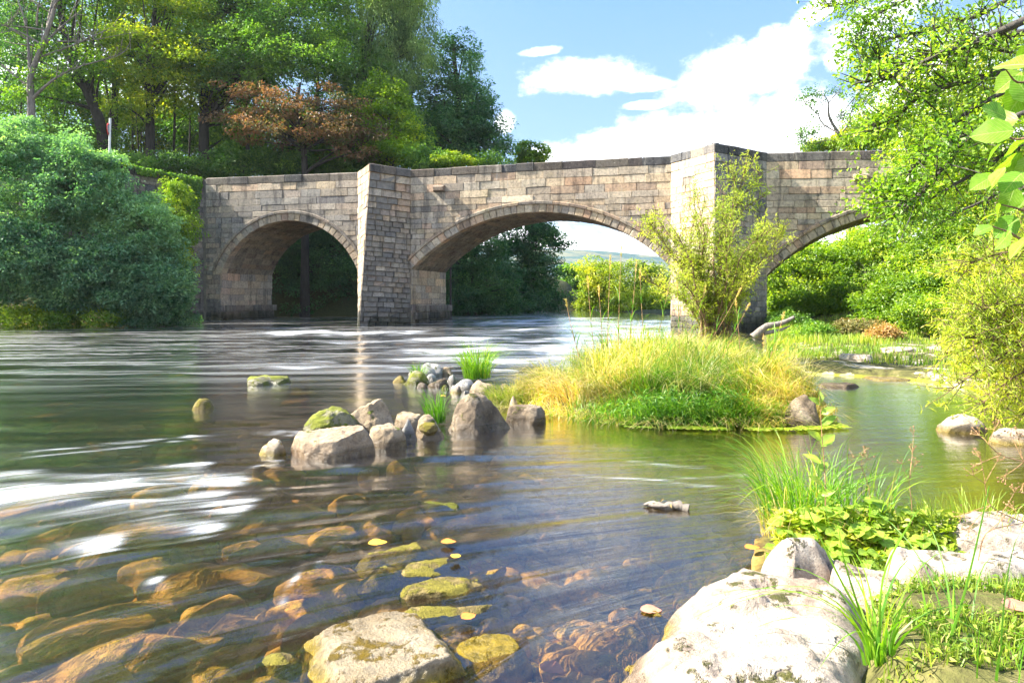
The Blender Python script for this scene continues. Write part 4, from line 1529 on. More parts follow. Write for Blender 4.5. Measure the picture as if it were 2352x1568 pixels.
# slender trunks seen against the light
for k, (X, y, X2, Y2, r_, lab) in enumerate([(45, 50, 42, 120, .14, 'thin straight trunk between the forked tree and the left edge'), (298, 52, 300, 150, .10, 'slim sapling trunk left of the upright trunk'),
                                        (385, 51, 402, 120, .13, 'slim dark trunk just right of the upright trunk'), (420, 53, 438, 140, .10, 'slim slanting trunk left of the broad tree'),
                                        (560, 52, 566, 200, .22, 'dark trunk in the shade below the copper foliage'), (760, 50, 770, 220, .20, 'dark trunk right of the copper tree stem'), (318, 54, 308, 200, .08, 'hair-thin sapling beside the sign post gap')]):
    b = gp(X, y)
    tpp = spline([b - np.array([0, 0, .5]), (b + P(X2, Y2, y)) / 2 + np.array([.2, 0, 0]), P(X2, Y2, y)], 10)
    m = MB()
    tube(m, tpp, r_ * np.linspace(1.1, .4, 10), 8, rough=.05)
    t = thing('tree_trunk', lab, 'tree', b)
    m.build('trunk', M['bark_dark'], t, smooth=True)
    m = MB()
    rg = np.random.RandomState(300 + k)
    for j in range(5):
        q = tpp[4 + j]
        e = q + np.array([rg.uniform(-2, 2), rg.uniform(-1, 1), rg.uniform(.4, 2)])
        tube(m, bez(q, e, (0, 0, .3)), np.linspace(r_ * .3, .01, 6), 4)
    m.build('branch', M['bark_dark'], t, smooth=True)

# bare upper branches of the forked tree
m = MB()
rg = np.random.RandomState(44)
par = [o for o in COL.objects if o.name == 'tall_tree'][0]
for (X0, Y0, X1, Y1, r_) in [(72, 200, 60, 20, .16), (60, 60, 20, -40, .09), (95, 110, 190, 20, .12), (110, 60, 150, -60, .1), (72, 230, 190, 150, .12), (95, 130, 260, 60, .07), (130, 95, 230, 90, .05), (190, 150, 300, 110, .05), (60, 90, 5, 60, .06), (85, 60, 110, -40, .07), (125, 20, 200, -40, .06)]:
    a, b = P(X0, Y0, 44), P(X1, Y1, 44 + rg.uniform(-1, 1))
    pts = bez(a, b, rg.normal(0, .35, 3), 9)
    tube(m, pts, np.linspace(r_, .015, 9), 6)
    for j in range(3, 9):
        for _ in range(2):
            e = pts[j] + rg.normal(0, .8, 3) + np.array([0, 0, .5])
            tube(m, bez(pts[j], e, rg.normal(0, .1, 3), 5), np.linspace(.028, .008, 5), 4)
m.build('bare_branch', M['bark_pale'], par, smooth=True)

# trees beyond the arches
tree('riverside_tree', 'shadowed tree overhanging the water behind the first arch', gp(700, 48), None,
     [L_(660, 560, 48, 90, 80), L_(760, 600, 47.5, 90, 80), L_(700, 680, 47, 110, 50), L_(620, 640, 48, 60, 80), L_(740, 520, 50, 120, 60)], 300, 62, .20, 'leaf_blue', 'bark_dark', .3, 140, (.5, 1.0), tint=.12, limbs=20,  # low tint: shade behind the arch put into the leaf colour
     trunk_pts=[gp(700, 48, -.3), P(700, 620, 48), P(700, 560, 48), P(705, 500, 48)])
tree('riverside_tree', 'dark green tree filling the left of the second arch', gp(1070, 51), None,
     [L_(1060, 620, 50, 60, 90), L_(1110, 560, 51, 70, 50), L_(1130, 650, 50.5, 70, 70), L_(1050, 690, 49.5, 70, 36), L_(1150, 700, 51.5, 60, 30)], 260, 62, .19, 'leaf_blue', 'bark', .3, 141, (.45, .95), tint=.35, limbs=26,
     trunk_pts=[gp(1080, 51, -.3), P(1080, 660, 51), P(1090, 600, 51), P(1105, 520, 51)])
tree('riverside_tree', 'tall dark tree with open sky on its right, seen through the second arch', gp(1225, 60), None,
     [L_(1220, 540, 60, 60, 50), L_(1255, 560, 60, 50, 50), L_(1230, 640, 60, 60, 60), L_(1200, 690, 58, 60, 34), L_(1265, 690, 62, 40, 30), L_(1180, 600, 60, 50, 70)], 260, 60, .22, 'leaf_blue', 'bark_dark', .32, 142, (.5, 1.0), tint=.28, limbs=26,
     trunk_pts=[gp(1225, 60, -.3), P(1225, 660, 60), P(1228, 600, 60), P(1235, 510, 60)])
tree('riverside_tree', 'mid green tree standing further upstream at the bend', gp(1320, 84), None,
     [L_(1312, 645, 84, 40, 36), L_(1335, 670, 84, 36, 36)], 90, 50, .32, 'leaf_mid', 'bark', .3, 143, (.7, 1.3), tint=.5, limbs=8,
     trunk_pts=[gp(1320, 84, -.3), P(1320, 690, 84), P(1320, 660, 84), P(1318, 610, 84)])
tree('riverside_shrub', 'pale rounded willow shrub at the waterline of the river bend', gp(1318, 76), None,
     [L_(1316, 708, 76, 34, 24)], 50, 50, .22, 'leaf_blue', 'bark', .1, 144, (.5, .9), tint=.65, limbs=5,
     trunk_pts=[gp(1318, 76, -.3), P(1318, 720, 76), P(1318, 705, 76), P(1318, 690, 76)], cat='shrub')
tree('riverside_tree', 'golden yellow-green tree glowing through the second arch', gp(1385, 72), None,
     [L_(1375, 635, 72, 46, 40), L_(1395, 675, 72, 60, 36), L_(1350, 690, 72, 30, 26)], 160, 55, .24, 'leaf_yellow', 'bark', .25, 145, (.5, 1.0), tint=.72, limbs=14,
     trunk_pts=[gp(1385, 72, -.3), P(1385, 690, 72), P(1385, 660, 72), P(1385, 600, 72)])
tree('riverside_tree', 'olive-green bushy tree between the golden tree and the second pier', gp(1470, 66), None,
     [L_(1450, 640, 66, 50, 46), L_(1500, 650, 66, 50, 50), L_(1470, 700, 64, 90, 36)], 200, 56, .22, 'leaf_willow', 'bark', .25, 146, (.5, 1.0), tint=.2, limbs=14,
     trunk_pts=[gp(1470, 66, -.3), P(1470, 690, 66), P(1475, 660, 66), P(1480, 600, 66)])

# left bank shrubs in front of the wing wall
for k, (X, Y, y, rx, rz, lobx, lab, mt_, tt, hh) in enumerate([
        (40, 420, 33.5, 110, 120, [(90, -60, 80, 60), (-20, -90, 90, 60)], 'tall blue-green sycamore bush at the left edge of the picture', 'leaf_teal_veiled', .75, 0),
        (180, 440, 33.0, 100, 110, [(30, -60, 60, 40), (60, 40, 80, 60)], 'large blue-green bush below the road sign', 'leaf_teal_veiled', .6, 0),
        (330, 540, 33.6, 80, 90, [(-20, -60, 50, 30), (40, 80, 60, 60)], 'feathery ash bush against the approach wall', 'leaf_teal_veiled', .75, 0),
        (70, 590, 32.0, 110, 90, [(-60, 60, 60, 50), (60, 50, 70, 50)], 'dense leafy bush leaning over the water at the far left', 'leaf_teal_veiled', .35, 0),
        (220, 620, 32.5, 100, 80, [(-60, 60, 70, 40), (70, 50, 60, 40)], 'dense shadowy bush at the water in the middle of the left bank', 'leaf_teal_veiled', .5, 0),
        (350, 660, 33.2, 80, 60, [(40, 20, 40, 40), (-40, 30, 50, 30)], 'low bush at the foot of the bridge abutment', 'leaf_teal_veiled', .55, 0)]):
    lobes = [L_(X, Y, y, rx, rz)] + [L_(X + a, Y + b, y + .3, c_, d_) for (a, b, c_, d_) in lobx]
    tree('bank_bush', lab, gp(X, y + 4.2), None, lobes, 300, 62, .155, mt_, 'bark', .12, 160 + k, (.35, .8), tint=tt, limbs=16, cat='bush', flat=.45,
         trunk_pts=[gp(X, y + 4.2, -.2), P(X, Y + rz * .9, y + 2), P(X, Y + 20, y + 1), P(X, Y - rz * .7, y)])
for k, (X, Y, y, rx, rz, lab, mt_, tt) in enumerate([(40, 730, 32.6, 120, 30, 'yellow-green scrub fringing the water at the far left', 'leaf_yellow', .35), (200, 730, 33.2, 110, 30, 'pale mixed scrub fringing the water in the middle of the left bank', 'leaf_mid', .6),
                                            (350, 732, 34.2, 90, 26, 'dark scrub fringing the water near the abutment', 'leaf_teal_veiled', .3), (-90, 500, 31, 90, 200, 'tall shadowed bush just outside the left edge', 'leaf_teal_veiled', .4)]):
    tree('bank_scrub', lab, gp(X, y + 3.4), None, [L_(X, Y, y, rx, rz)], 90, 46, .13, mt_, 'twig', .05, 180 + k, (.25, .5), tint=tt, limbs=12, cat='bush',
         trunk_pts=[gp(X, y + 3.4, -.2), P(X, Y + 5, y + 2), P(X, Y, y + 1), P(X, Y - 5, y)])
tree('young_ash', 'pale sunlit ash sapling against the wall left of the bridge end', gp(405, 36.3), None,
     [L_(405, 450, 35.4, 26, 40), L_(420, 520, 35.2, 36, 50), L_(395, 600, 35.0, 45, 50)], 120, 50, .17, 'leaf_bright', 'bark', .08, 175, (.3, .6), tint=.55, limbs=14, W=.06, cat='sapling', droop=.8,
     trunk_pts=[gp(405, 36.6, -.2), P(405, 620, 36), P(408, 520, 35.6), P(405, 420, 35.4)])
# ivy on the wall
rg = np.random.RandomState(77)
t = thing('ivy', 'bright green ivy hanging over the top of the wall beside the bridge end', 'ivy', (-18.8, 37.2, 6))
m = MB()
n = 5200
uu = rg.uniform(.1, 4.6, n)
ln_ = 2.2 * rg.uniform(.4, 1.2, n) * np.clip(.55 + 1.3 * vnoise(np.stack([uu * 1.7, uu * 0, uu * 0], -1), 5), .08, 1) * np.exp(-((uu - .7) / 1.1) ** 2) + .35 * np.clip(.4 + 1.6 * vnoise(np.stack([uu * 2.3, uu * 0 + 4, uu * 0], -1), 6), 0, 1)
vv = np.array([wing_at(a)[1] for a in uu]) + .08 - rg.uniform(0, 1, n) ** .9 * ln_
dens = rg.uniform(0, 1, n) < .25 + .75 * np.exp(-((uu - .7) / 1.0) ** 2)
uu, vv = uu[dens], vv[dens]
pos = np.array([wfn(a, b, rg.uniform(.05, .28)) for a, b in zip(uu, vv)])
n = len(pos)
add_leaves(m, pos, norm(rg.normal(size=(n, 3)) * .5 + np.array([0, 0, -1])), norm(rg.normal(size=(n, 3)) * .4 + np.array([.2, -1, .4])), .14, .13, np.clip(rg.normal(.5, .2, n), 0, 1))
m.build('foliage', M['leaf_mid'], t)
m = MB()
for k in range(8):
    u0 = rg.uniform(.6, 2.4)
    tube(m, [wfn(u0 + .1 * j * rg.uniform(-1, 1), 8.2 - j * .45, .05) for j in range(6)], np.linspace(.03, .01, 6), 4)
m.build('stem', M['twig'], t)

# ---- right side
for k, (X, Y, y, rx, rz, lobx, lab, mt_, tt, n_) in enumerate([
        (1840, 640, 46, 90, 90, [(-50, 60, 50, 50), (60, -50, 80, 50)], 'bright green bush behind the left foot of the third arch', 'leaf_bright', .35, 260),
        (1990, 640, 44, 110, 110, [(40, -90, 80, 40), (-30, 80, 90, 40)], 'large sunlit bush filling the third arch', 'leaf_bright', .42, 340),
        (2130, 640, 40, 110, 110, [(60, -70, 80, 60), (0, 80, 90, 40)], 'large sunlit bush below the right shoulder of the third arch', 'leaf_bright', .38, 320)]):
    lobes = [L_(X, Y, y, rx, rz)] + [L_(X + a, Y + b, y + .3, c_, d_) for (a, b, c_, d_) in lobx]
    tree('bank_bush', lab, gp(X, y), None, lobes, n_, 62, .19, mt_, 'bark', .14, 190 + k, (.4, .9), tint=tt, limbs=22, cat='bush',
         trunk_pts=[gp(X, y, -.3), P(X, Y + rz * .8, y), P(X, Y, y), P(X, Y - rz * .7, y)])
for k, (X, Y, y, rx, rz, lab, tt, mt_) in enumerate([
        (1830, 715, 37, 70, 46, 'leafy green bush just beyond the foot of the third arch', .3, 'leaf_bright'), (1940, 700, 36, 80, 56, 'bright bush under the left half of the third arch', .5, 'leaf_bright'), (2050, 700, 29, 70, 60, 'dense green bush under the crown of the third arch', .35, 'leaf_bright'),
        (2150, 690, 26, 80, 80, 'deep green bush behind the willow shrub', .3, 'leaf_bright'), (2290, 720, 22, 90, 80, 'green bush at the right edge behind the willow shrub', .4, 'leaf_bright')]):
    tree('bank_bush', lab, gp(X, y), None, [L_(X, Y, y, rx, rz), L_(X + 20, Y + 30, y - .5, rx * .8, rz * .6)], 200, 56, .15, mt_, 'bark', .08, 560 + k, (.35, .7), tint=tt, limbs=10, cat='bush',
         trunk_pts=[gp(X, y, -.2), P(X, Y + rz * .6, y), P(X, Y, y), P(X, Y - rz * .6, y)])
tree('alder', 'tall yellow-green alder rising right of the third arch', gp(2230, 27), None,
     [L_(2230, 420, 27, 140, 90), L_(2140, 340, 28, 110, 70), L_(2280, 560, 26, 130, 110), L_(2300, 300, 27, 120, 110), L_(2170, 480, 27, 60, 60), L_(2340, 680, 25, 120, 90)], 430, 60, .125, 'leaf_bright', 'bark', .25, 200, (.35, .8), tint=.5, limbs=44,
     trunk_pts=[gp(2260, 27, -.3), P(2260, 640, 27), P(2250, 480, 27), P(2230, 330, 27)])
tree('tall_tree', 'yellow-green crown over the right half of the bridge parapet', gp(2150, 44), None,
     [L_(2060, 300, 44, 90, 50), L_(2160, 240, 44, 120, 80), L_(2280, 180, 44, 130, 110), L_(1990, 330, 45, 70, 24), L_(2350, 280, 42, 120, 120)], 300, 60, .20, 'leaf_yellow', 'bark', .32, 201, (.5, 1.0), tint=.45, limbs=26,
     trunk_pts=[gp(2150, 44, -.3), P(2150, 500, 44), P(2150, 380, 44), P(2170, 200, 44)])
tree('tall_tree', 'golden tree low behind the parapet beside the bare tree', gp(1960, 50), None,
     [L_(1935, 325, 50, 50, 18), L_(1990, 300, 50, 60, 36), L_(1880, 338, 50, 40, 10)], 90, 56, .19, 'leaf_yellow', 'bark', .2, 202, (.4, .8), tint=.72, limbs=14,
     trunk_pts=[gp(1960, 50, -.3), P(1960, 500, 50), P(1960, 380, 50), P(1965, 280, 50)])
# the gnarled half-bare tree over the parapet
b0 = gp(1945, 47)
t = thing('gnarled_tree', 'gnarled half-bare tree leaning left above the parapet', 'tree', b0)
m, ml = MB(), MB()
rg = np.random.RandomState(9)
Y_ = 47.0
main = spline([gp(1950, 47, -.5), P(1950, 480, Y_), P(1945, 345, Y_), P(1925, 305, Y_), P(1905, 270, Y_), P(1902, 235, Y_)], 18)
tube(m, main, np.linspace(.20, .05, 18), 8, rough=.08)
m2 = MB()
leafpts = []
for (pts, r_) in [([(1925, 305), (1890, 285), (1878, 262), (1862, 248), (1848, 232)], .06), ([(1902, 235), (1895, 222), (1875, 215), (1852, 222)], .04), ([(1902, 240), (1912, 225), (1925, 212), (1930, 200)], .04),
                 ([(1928, 310), (1950, 285), (1956, 255), (1970, 225), (1985, 215)], .06), ([(1915, 285), (1885, 292), (1850, 288)], .04), ([(1940, 335), (1905, 322), (1870, 330), (1840, 322)], .05),
                 ([(1956, 255), (1980, 235), (2010, 220)], .035), ([(1945, 340), (1965, 310), (1972, 290)], .035), ([(1840, 322), (1838, 310), (1845, 298)], .03), ([(1940, 280), (1928, 268), (1935, 258)], .02)]:
    pp = spline([P(a, b, Y_ + rg.uniform(-.6, .6)) for a, b in pts], 10)
    tube(m2, pp, np.linspace(r_, .012, 10), 5, rough=.1)
    leafpts.append(pp)
    for j in range(3, 10):
        for _ in range(2):
            e = pp[j] + rg.normal(0, .35, 3)
            tube(m2, bez(pp[j], e, rg.normal(0, .05, 3), 4), np.linspace(.015, .006, 4), 3)
m.build('trunk', M['bark_pale'], t, smooth=True)
m2.build('branch', M['bark_pale'], t, smooth=True)
cen = []
for pp in leafpts:
    for j in range(5, 10):
        for _ in range(3):
            cen.append(pp[j] + rg.normal(0, .3, 3))
cen += [P(1850 + rg.uniform(-22, 40), 225 + rg.uniform(-10, 20), Y_) for _ in range(20)] + [P(1990 + rg.uniform(-30, 20), 215 + rg.uniform(-18, 20), Y_) for _ in range(20)] + [P(1850 + rg.uniform(-20, 40), 322 + rg.uniform(-24, 15), Y_) for _ in range(22)]
cen = np.array(cen)
clump_leaves(ml, rg, cen, rg.uniform(.2, .42, len(cen)), 14, .15, .09, np.clip(rg.normal(.4, .2, len(cen)), 0, 1))
ml.build('foliage', M['leaf_dark'], t)


def twiggy(t, polys, depth_jit, r0, leafL, leafW, mat, bark, nt_per=16, twig_len=.7, per_twig=12, seed=1, dirz=0.1, cl_r=.12, tint=.5, leafname='foliage'):
    """branches along given polylines with side twigs carrying leaves"""
    rg = np.random.RandomState(seed)
    mbb, mll = MB(), MB()
    pos, dr = [], []
    for (pts, r_) in polys:
        pp = spline(pts, 5 * len(pts))
        tube(mbb, pp, np.linspace(r_, max(r_ * .2, .004), len(pp)), 7, rough=.06, seed=seed)
        tan = norm(np.gradient(pp, axis=0))
        for _ in range(nt_per * len(pts) // 3):
            j = int(len(pp) * rg.uniform(.12, 1) ** .8)
            j = min(j, len(pp) - 1)
            d = norm(tan[j] * .6 + rg.normal(0, .7, 3) + np.array([0, 0, dirz]))
            ln = twig_len * rg.uniform(.4, 1.2)
            e = pp[j] + d * ln
            tw = bez(pp[j], e, rg.normal(0, .08 * ln, 3), 6)
            tube(mbb, tw, np.linspace(max(r_ * .25, .005), .002, 6), 4)
            k = rg.randint(max(2, per_twig // 2), per_twig + 3)
            tt = rg.uniform(.15, 1.05, k)
            for q in tt:
                i = min(q * 5, 4.999)
                b = tw[int(i)] + (tw[min(int(i) + 1, 5)] - tw[int(i)]) * (i % 1)
                pos.append(b + rg.normal(0, cl_r * .4, 3))
                dr.append(norm(d * .5 + rg.normal(0, .8, 3)))
    pos, dr = np.array(pos), np.array(dr)
    n = len(pos)
    nr = norm(rg.normal(size=(n, 3)) * .6 + np.array([0, 0, 1]))
    sc = rg.uniform(.6, 1.2, n)
    add_leaves(mll, pos, dr, nr, leafL * sc, leafW * sc, np.clip(rg.normal(tint, .2, n), 0, 1))
    mbb.build('branch', M[bark], t, smooth=True)
    mll.build(leafname, M[mat], t)


# overhanging alder boughs, upper right
y_ = 10.5
t = thing('alder', 'near alder reaching in from the upper right with long drooping boughs', 'tree', (9.6, 10.5, gz(9.6, 10.5)))
m = MB()
tube(m, spline([(10.2, 10.8, gz(10.2, 10.8) - .3), (10.0, 10.7, 2.5), (9.8, 10.5, 5.0), (9.4, 10.4, 7.5)], 14), np.linspace(.28, .14, 14), 10, rough=.06)
m.build('trunk', M['bark'], t, smooth=True)
LIMB = [
    ([(2500, -20), (2352, 48), (2230, 100), (2150, 130), (2060, 170), (1985, 190)], .075),
    ([(2480, 60), (2330, 78), (2250, 100), (2180, 125), (2100, 140), (2010, 145)], .07),
    ([(2470, -60), (2352, -20), (2260, 30), (2180, 55), (2110, 75), (2030, 95), (1990, 150)], .05),
    ([(2450, 100), (2300, 165), (2210, 190), (2120, 215), (2060, 270), (2010, 300)], .055),
    ([(2420, 160), (2300, 215), (2220, 260), (2150, 330), (2110, 370), (2060, 440)], .045),
    ([(2420, 220), (2310, 280), (2230, 310), (2180, 370), (2130, 430), (2080, 470)], .045),
    ([(2400, -80), (2200, -50), (2050, -30), (1960, 5), (1905, 15)], .04),
    ([(2300, -60), (2150, -20), (2060, 10), (1995, 50), (1965, 100)], .03),
    ([(2440, 260), (2350, 330), (2280, 370), (2200, 420), (2110, 470), (2035, 490)], .04),
    ([(2440, 330), (2330, 420), (2240, 470), (2150, 500), (2080, 500)], .035),
    ([(2250, 110), (2150, 190), (2080, 250), (2010, 290)], .03),
    ([(2180, 380), (2120, 420), (2060, 450), (2020, 450)], .025),
]
rg = np.random.RandomState(5)
polys = []
for i, (pts, r_) in enumerate(LIMB):
    yb = y_ + rg.uniform(-1.6, 1.8)
    polys.append(([P(a, b, yb + rg.uniform(-.15, .15)) for a, b in pts], r_))
twiggy(t, polys, 0, .05, .078, .052, 'leaf_mid', 'bark', nt_per=40, twig_len=.62, per_twig=20, seed=51, cl_r=.14, tint=.75)
# join limbs to the trunk
for (pts, r_) in polys:
    a = pts[0]
    if a[0] > 6.5:
        m = MB()
        tp_ = np.array([9.8, 10.5, min(max(a[2] - .8, 2.5), 7.2)])
        tube(m, bez(tp_, a, (0, 0, .2), 6), np.linspace(r_ * 1.15, r_, 6) * .8, 6)
        m.build('limb', M['bark'], t, smooth=True)

# bright near alder twig with big leaves, right edge
def big_leaf_mesh(seed, rib=True):
    rg = np.random.RandomState(seed)
    nu, nv = 9, 5
    V = []
    for i in range(nu):
        u = i / (nu - 1)
        wd = math.sin(math.pi * min(u * 1.02, 1) ** .85) ** .75 * .40 + .004
        for j in range(nv):
            v = (j - 2) / 2
            z = .10 * abs(v) * wd * 2 - .18 * u * u + .02 * math.cos(u * 38) * abs(v) * (abs(v) > .3)
            edge = 1 + (.05 * (1 if i % 2 else -1) if abs(v) == 1 else 0)
            V.append((u, v * wd * edge, z))
    idx = np.arange(nu * nv).reshape(nu, nv)
    F = np.stack([idx[:-1, :-1], idx[1:, :-1], idx[1:, 1:], idx[:-1, 1:]], -1).reshape(-1, 4)
    m = MB()
    m.add(V, F, np.clip(rg.normal(.55, .12, len(F)) * 0 + rg.uniform(.35, .8), 0, 1))
    return m


def big_leaf_material(name, c0, c1):
    m, nt = new_mat(name)
    tcn = nt.n('ShaderNodeTexCoord')
    sp = nt.n('ShaderNodeSeparateXYZ', ins={0: tcn.outputs['Object']})
    ay = nt.math('ABSOLUTE', sp.outputs[1])
    # side veins slanting forward from the midrib
    ph = nt.math('SUBTRACT', nt.math('MULTIPLY', sp.outputs[0], 9.0), nt.math('MULTIPLY', ay, 9.0))
    fr = nt.math('ABSOLUTE', nt.math('SUBTRACT', nt.math('FRACT', ph), .5))
    vein = nt.smooth(fr, .40, .49)
    mid = nt.smooth(ay, .022, .008)
    vn = nt.math('MAXIMUM', vein, mid)
    info = nt.n('ShaderNodeObjectInfo')
    base = nt.mix(info.outputs['Random'], c0, c1)
    nz = nt.noise(tcn.outputs['Object'], 6, 4)
    base = nt.mix(nt.smooth(nz, .4, .7), base, nt.mix(1.0, base, (.8, .85, .7), 'MULTIPLY'))
    col = nt.mix(nt.math('MULTIPLY', vn, .55), base, (.42, .52, .16))
    bp = nt.n('ShaderNodeBump', ins={'Strength': .5, 'Distance': .005, 'Height': nt.math('SUBTRACT', 1.0, vn)})
    dif = nt.n('ShaderNodeBsdfPrincipled', ins={'Base Color': col, 'Roughness': .42, 'Normal': bp.outputs[0]})
    tr = nt.n('ShaderNodeBsdfTranslucent', ins={'Color': nt.mix(1.0, col, (1.4, 1.5, .5), 'MULTIPLY')})
    mx = nt.n('ShaderNodeMixShader', ins={0: .42, 1: dif, 2: tr})
    out_surface(nt, mx.outputs[0])
    return m


M['big_leaf'] = big_leaf_material('big_leaf', (.13, .31, .02), (.26, .42, .03))
M['broad_leaf'] = big_leaf_material('broad_leaf', (.22, .38, .03), (.42, .52, .06))
LEAF_PROTO = []
for k in range(3):
    o = big_leaf_mesh(60 + k).build('leaf', M['big_leaf'], None, smooth=True)
    LEAF_PROTO.append(o.data)
    bpy.data.objects.remove(o)


def place_leaf(parent, data, base, d, nrm, L, name='leaf', wf=1.0):
    from mathutils import Matrix
    d = norm(d)
    side = norm(np.cross(nrm, d))
    nn = np.cross(d, side)
    o = bpy.data.objects.new(name, data)
    COL.objects.link(o)
    o.parent = parent
    side = side * wf
    mat = Matrix(((d[0] * L, side[0] * L, nn[0] * L, base[0]), (d[1] * L, side[1] * L, nn[1] * L, base[1]), (d[2] * L, side[2] * L, nn[2] * L, base[2]), (0, 0, 0, 1)))
    o.matrix_parent_inverse = parent.matrix_world.inverted()
    o.matrix_basis = mat
    return o


yb = 2.1
t = thing('alder_twig', 'close leafy twig with large veined leaves hanging at the right edge', 'twig', P(2480, 500, yb), None)
m = MB()
tube(m, spline([(1.92, 2.12, gz(1.92, 2.12) - .05), (1.90, 2.11, .7), P(2540, 640, yb), P(2500, 520, yb), P(2500, 330, yb), P(2500, 120, yb), P(2480, 20, yb)], 26), np.linspace(.014, .005, 26), 7)
tw = [[(2500, 120), (2400, 170), (2340, 190), (2310, 160)], [(2500, 330), (2400, 310), (2330, 320), (2290, 290)], [(2500, 420), (2400, 400), (2340, 400), (2280, 395)], [(2500, 520), (2400, 500), (2340, 480), (2300, 470)], [(2500, 640), (2400, 590), (2330, 540), (2280, 520)]]
rg = np.random.RandomState(8)
lv = []
for pts in tw:
    pp = spline([P(a, b, yb + rg.uniform(-.05, .05)) for a, b in pts], 14)
    tube(m, pp, np.linspace(.006, .002, 14), 6)
m.build('stem', M['twig'], t, smooth=True)
for (X, Y, dx, dy, s) in [(2376, 150, -60, -5, 100), (2345, 165, -60, 45, 80), (2365, 190, -40, 60, 95), (2310, 270, -55, -35, 75), (2340, 275, -70, 10, 85), (2330, 300, -90, 5, 95), (2380, 310, -70, 40, 95), (2370, 230, -45, -60, 80),
                         (2300, 330, -50, 50, 60), (2345, 350, -50, 50, 85), (2275, 400, -55, 10, 55), (2310, 385, -50, 50, 70), (2350, 395, -60, 50, 85), (2280, 405, -70, 35, 65), (2365, 440, -60, 40, 80), (2330, 430, -20, 60, 70),
                         (2300, 470, -30, 60, 60), (2340, 500, -60, 45, 75), (2280, 520, -60, 20, 50), (2320, 530, -30, 50, 60), (2370, 540, -50, 40, 80), (2375, 100, -30, 40, 60), (2290, 490, -50, 15, 45), (2375, 360, -30, 60, 80)]:
    y1 = yb + rg.uniform(-.12, .12)
    b = P(X, Y, y1)
    e = P(X + dx, Y + dy, y1 + rg.uniform(-.04, .06))
    L = s / FD * yb * .88
    place_leaf(t, LEAF_PROTO[rg.randint(3)], b, norm(e - b), norm(rg.normal(0, .5, 3) + np.array([-.2, -.6, .7])), L)

# feathery willow shrub at the right edge
t = thing('willow_shrub', 'pale yellow-green willow shrub arching in from the right over the bank', 'shrub', (7.9, 8.5, gz(7.9, 8.5)))
rg = np.random.RandomState(12)
polys = []
for k in range(34):
    X0, Y0 = 2430 + rg.uniform(-40, 60), rg.uniform(560, 900)
    ang = rg.uniform(-1.0, .55)
    ln = rg.uniform(110, 270)
    yb_ = 8.0 + rg.uniform(-1.2, 1.6)
    pts = []
    for q in np.linspace(0, 1, 5):
        pts.append(P(X0 - ln * q, Y0 + math.sin(ang) * ln * q * .8 + 50 * q * q, yb_))
    polys.append((pts, .012))
twiggy(t, polys, 0, .01, .085, .016, 'leaf_pale', 'twig', nt_per=24, twig_len=.42, per_twig=18, seed=52, cl_r=.03, tint=.5)
m = MB()
for (pts, r_) in polys:
    tube(m, bez((7.9 + rg.normal(0, .12), 8.5 + rg.normal(0, .12), gz(7.9, 8.5) - .08), pts[0], (.2, 0, .3), 7), np.linspace(.03, .012, 7), 5)
m.build('stem', M['twig'], t, smooth=True)

# willow in front of the second pier
t = thing('willow', 'wispy yellow-green willow growing in front of the second pier', 'willow', (4.4, 14.6, .15))
rg = np.random.RandomState(14)
polys = []
yw = 14.6
for k in range(38):
    X0 = 1640 + rg.uniform(-30, 40)
    kind = k % 4
    if kind == 0:
        X1, Y1 = rg.uniform(1470, 1580), rg.uniform(500, 660)
    elif kind == 1:
        X1, Y1 = rg.uniform(1560, 1700), rg.uniform(440, 560)
    elif kind == 2:
        X1, Y1 = rg.uniform(1700, 1800), rg.uniform(500, 640)
    else:
        X1, Y1 = rg.uniform(1520, 1760), rg.uniform(560, 680)
    yb_ = yw + rg.uniform(-1.1, 1.1)
    a = P(X0, 790, yw + rg.uniform(-.2, .2))
    e = P(X1, Y1, yb_)
    mid = (a + e) / 2 + np.array([rg.normal(0, .1), 0, .18])
    polys.append(([a, (a + mid) / 2 + rg.normal(0, .04, 3), mid, (mid + e) / 2 + rg.normal(0, .05, 3), e], .024))
a = P(1660, 790, yw)
polys.append(([a, P(1665, 640, yw), P(1672, 520, yw), P(1700, 430, yw), P(1715, 372, yw)], .03))
polys.append(([P(1672, 520, yw), P(1700, 460, yw), P(1745, 400, yw)], .016))
polys.append(([P(1672, 520, yw), P(1690, 440, yw), P(1680, 395, yw)], .016))
polys.append(([P(1672, 540, yw), P(1710, 480, yw), P(1755, 450, yw)], .016))
polys.append(([P(1680, 620, yw), P(1750, 560, yw), P(1800, 540, yw)], .016))
twiggy(t, polys, 0, .01, .095, .018, 'leaf_pale', 'twig', nt_per=28, twig_len=.46, per_twig=17, seed=53, dirz=.45, cl_r=.06, tint=.62)

# rust-coloured dock stalks and low shrubs on the far right bank
for k, (X, Y, y, rx, rz, lab, mt_, tt) in enumerate([(1975, 752, 24, 60, 16, 'rust-brown bramble clump on the right bank', 'leaf_rust', .5), (2030, 768, 21, 26, 16, 'small reddish dock stalks right of the bramble clump', 'leaf_rust', .75),
                                             (1870, 765, 24, 45, 22, 'low green weed clump by the driftwood branch', 'leaf_mid', .5), (2110, 720, 22, 60, 40, 'low leafy green bush behind the flat ledge', 'leaf_bright', .4), (1810, 745, 30, 50, 36, 'shadowed shrub at the foot of the second pier', 'leaf_mid', .3)]):
    tree('low_shrub', lab, gp(X, y), None, [L_(X, Y, y, rx, rz)], 60, 46, .09, mt_, 'dry_stem', .03, 210 + k, (.2, .4), tint=tt, limbs=20, cat='shrub',
         trunk_pts=[gp(X, y, -.1), P(X, Y + 10, y), P(X, Y, y), P(X, Y - rz * .7, y)])

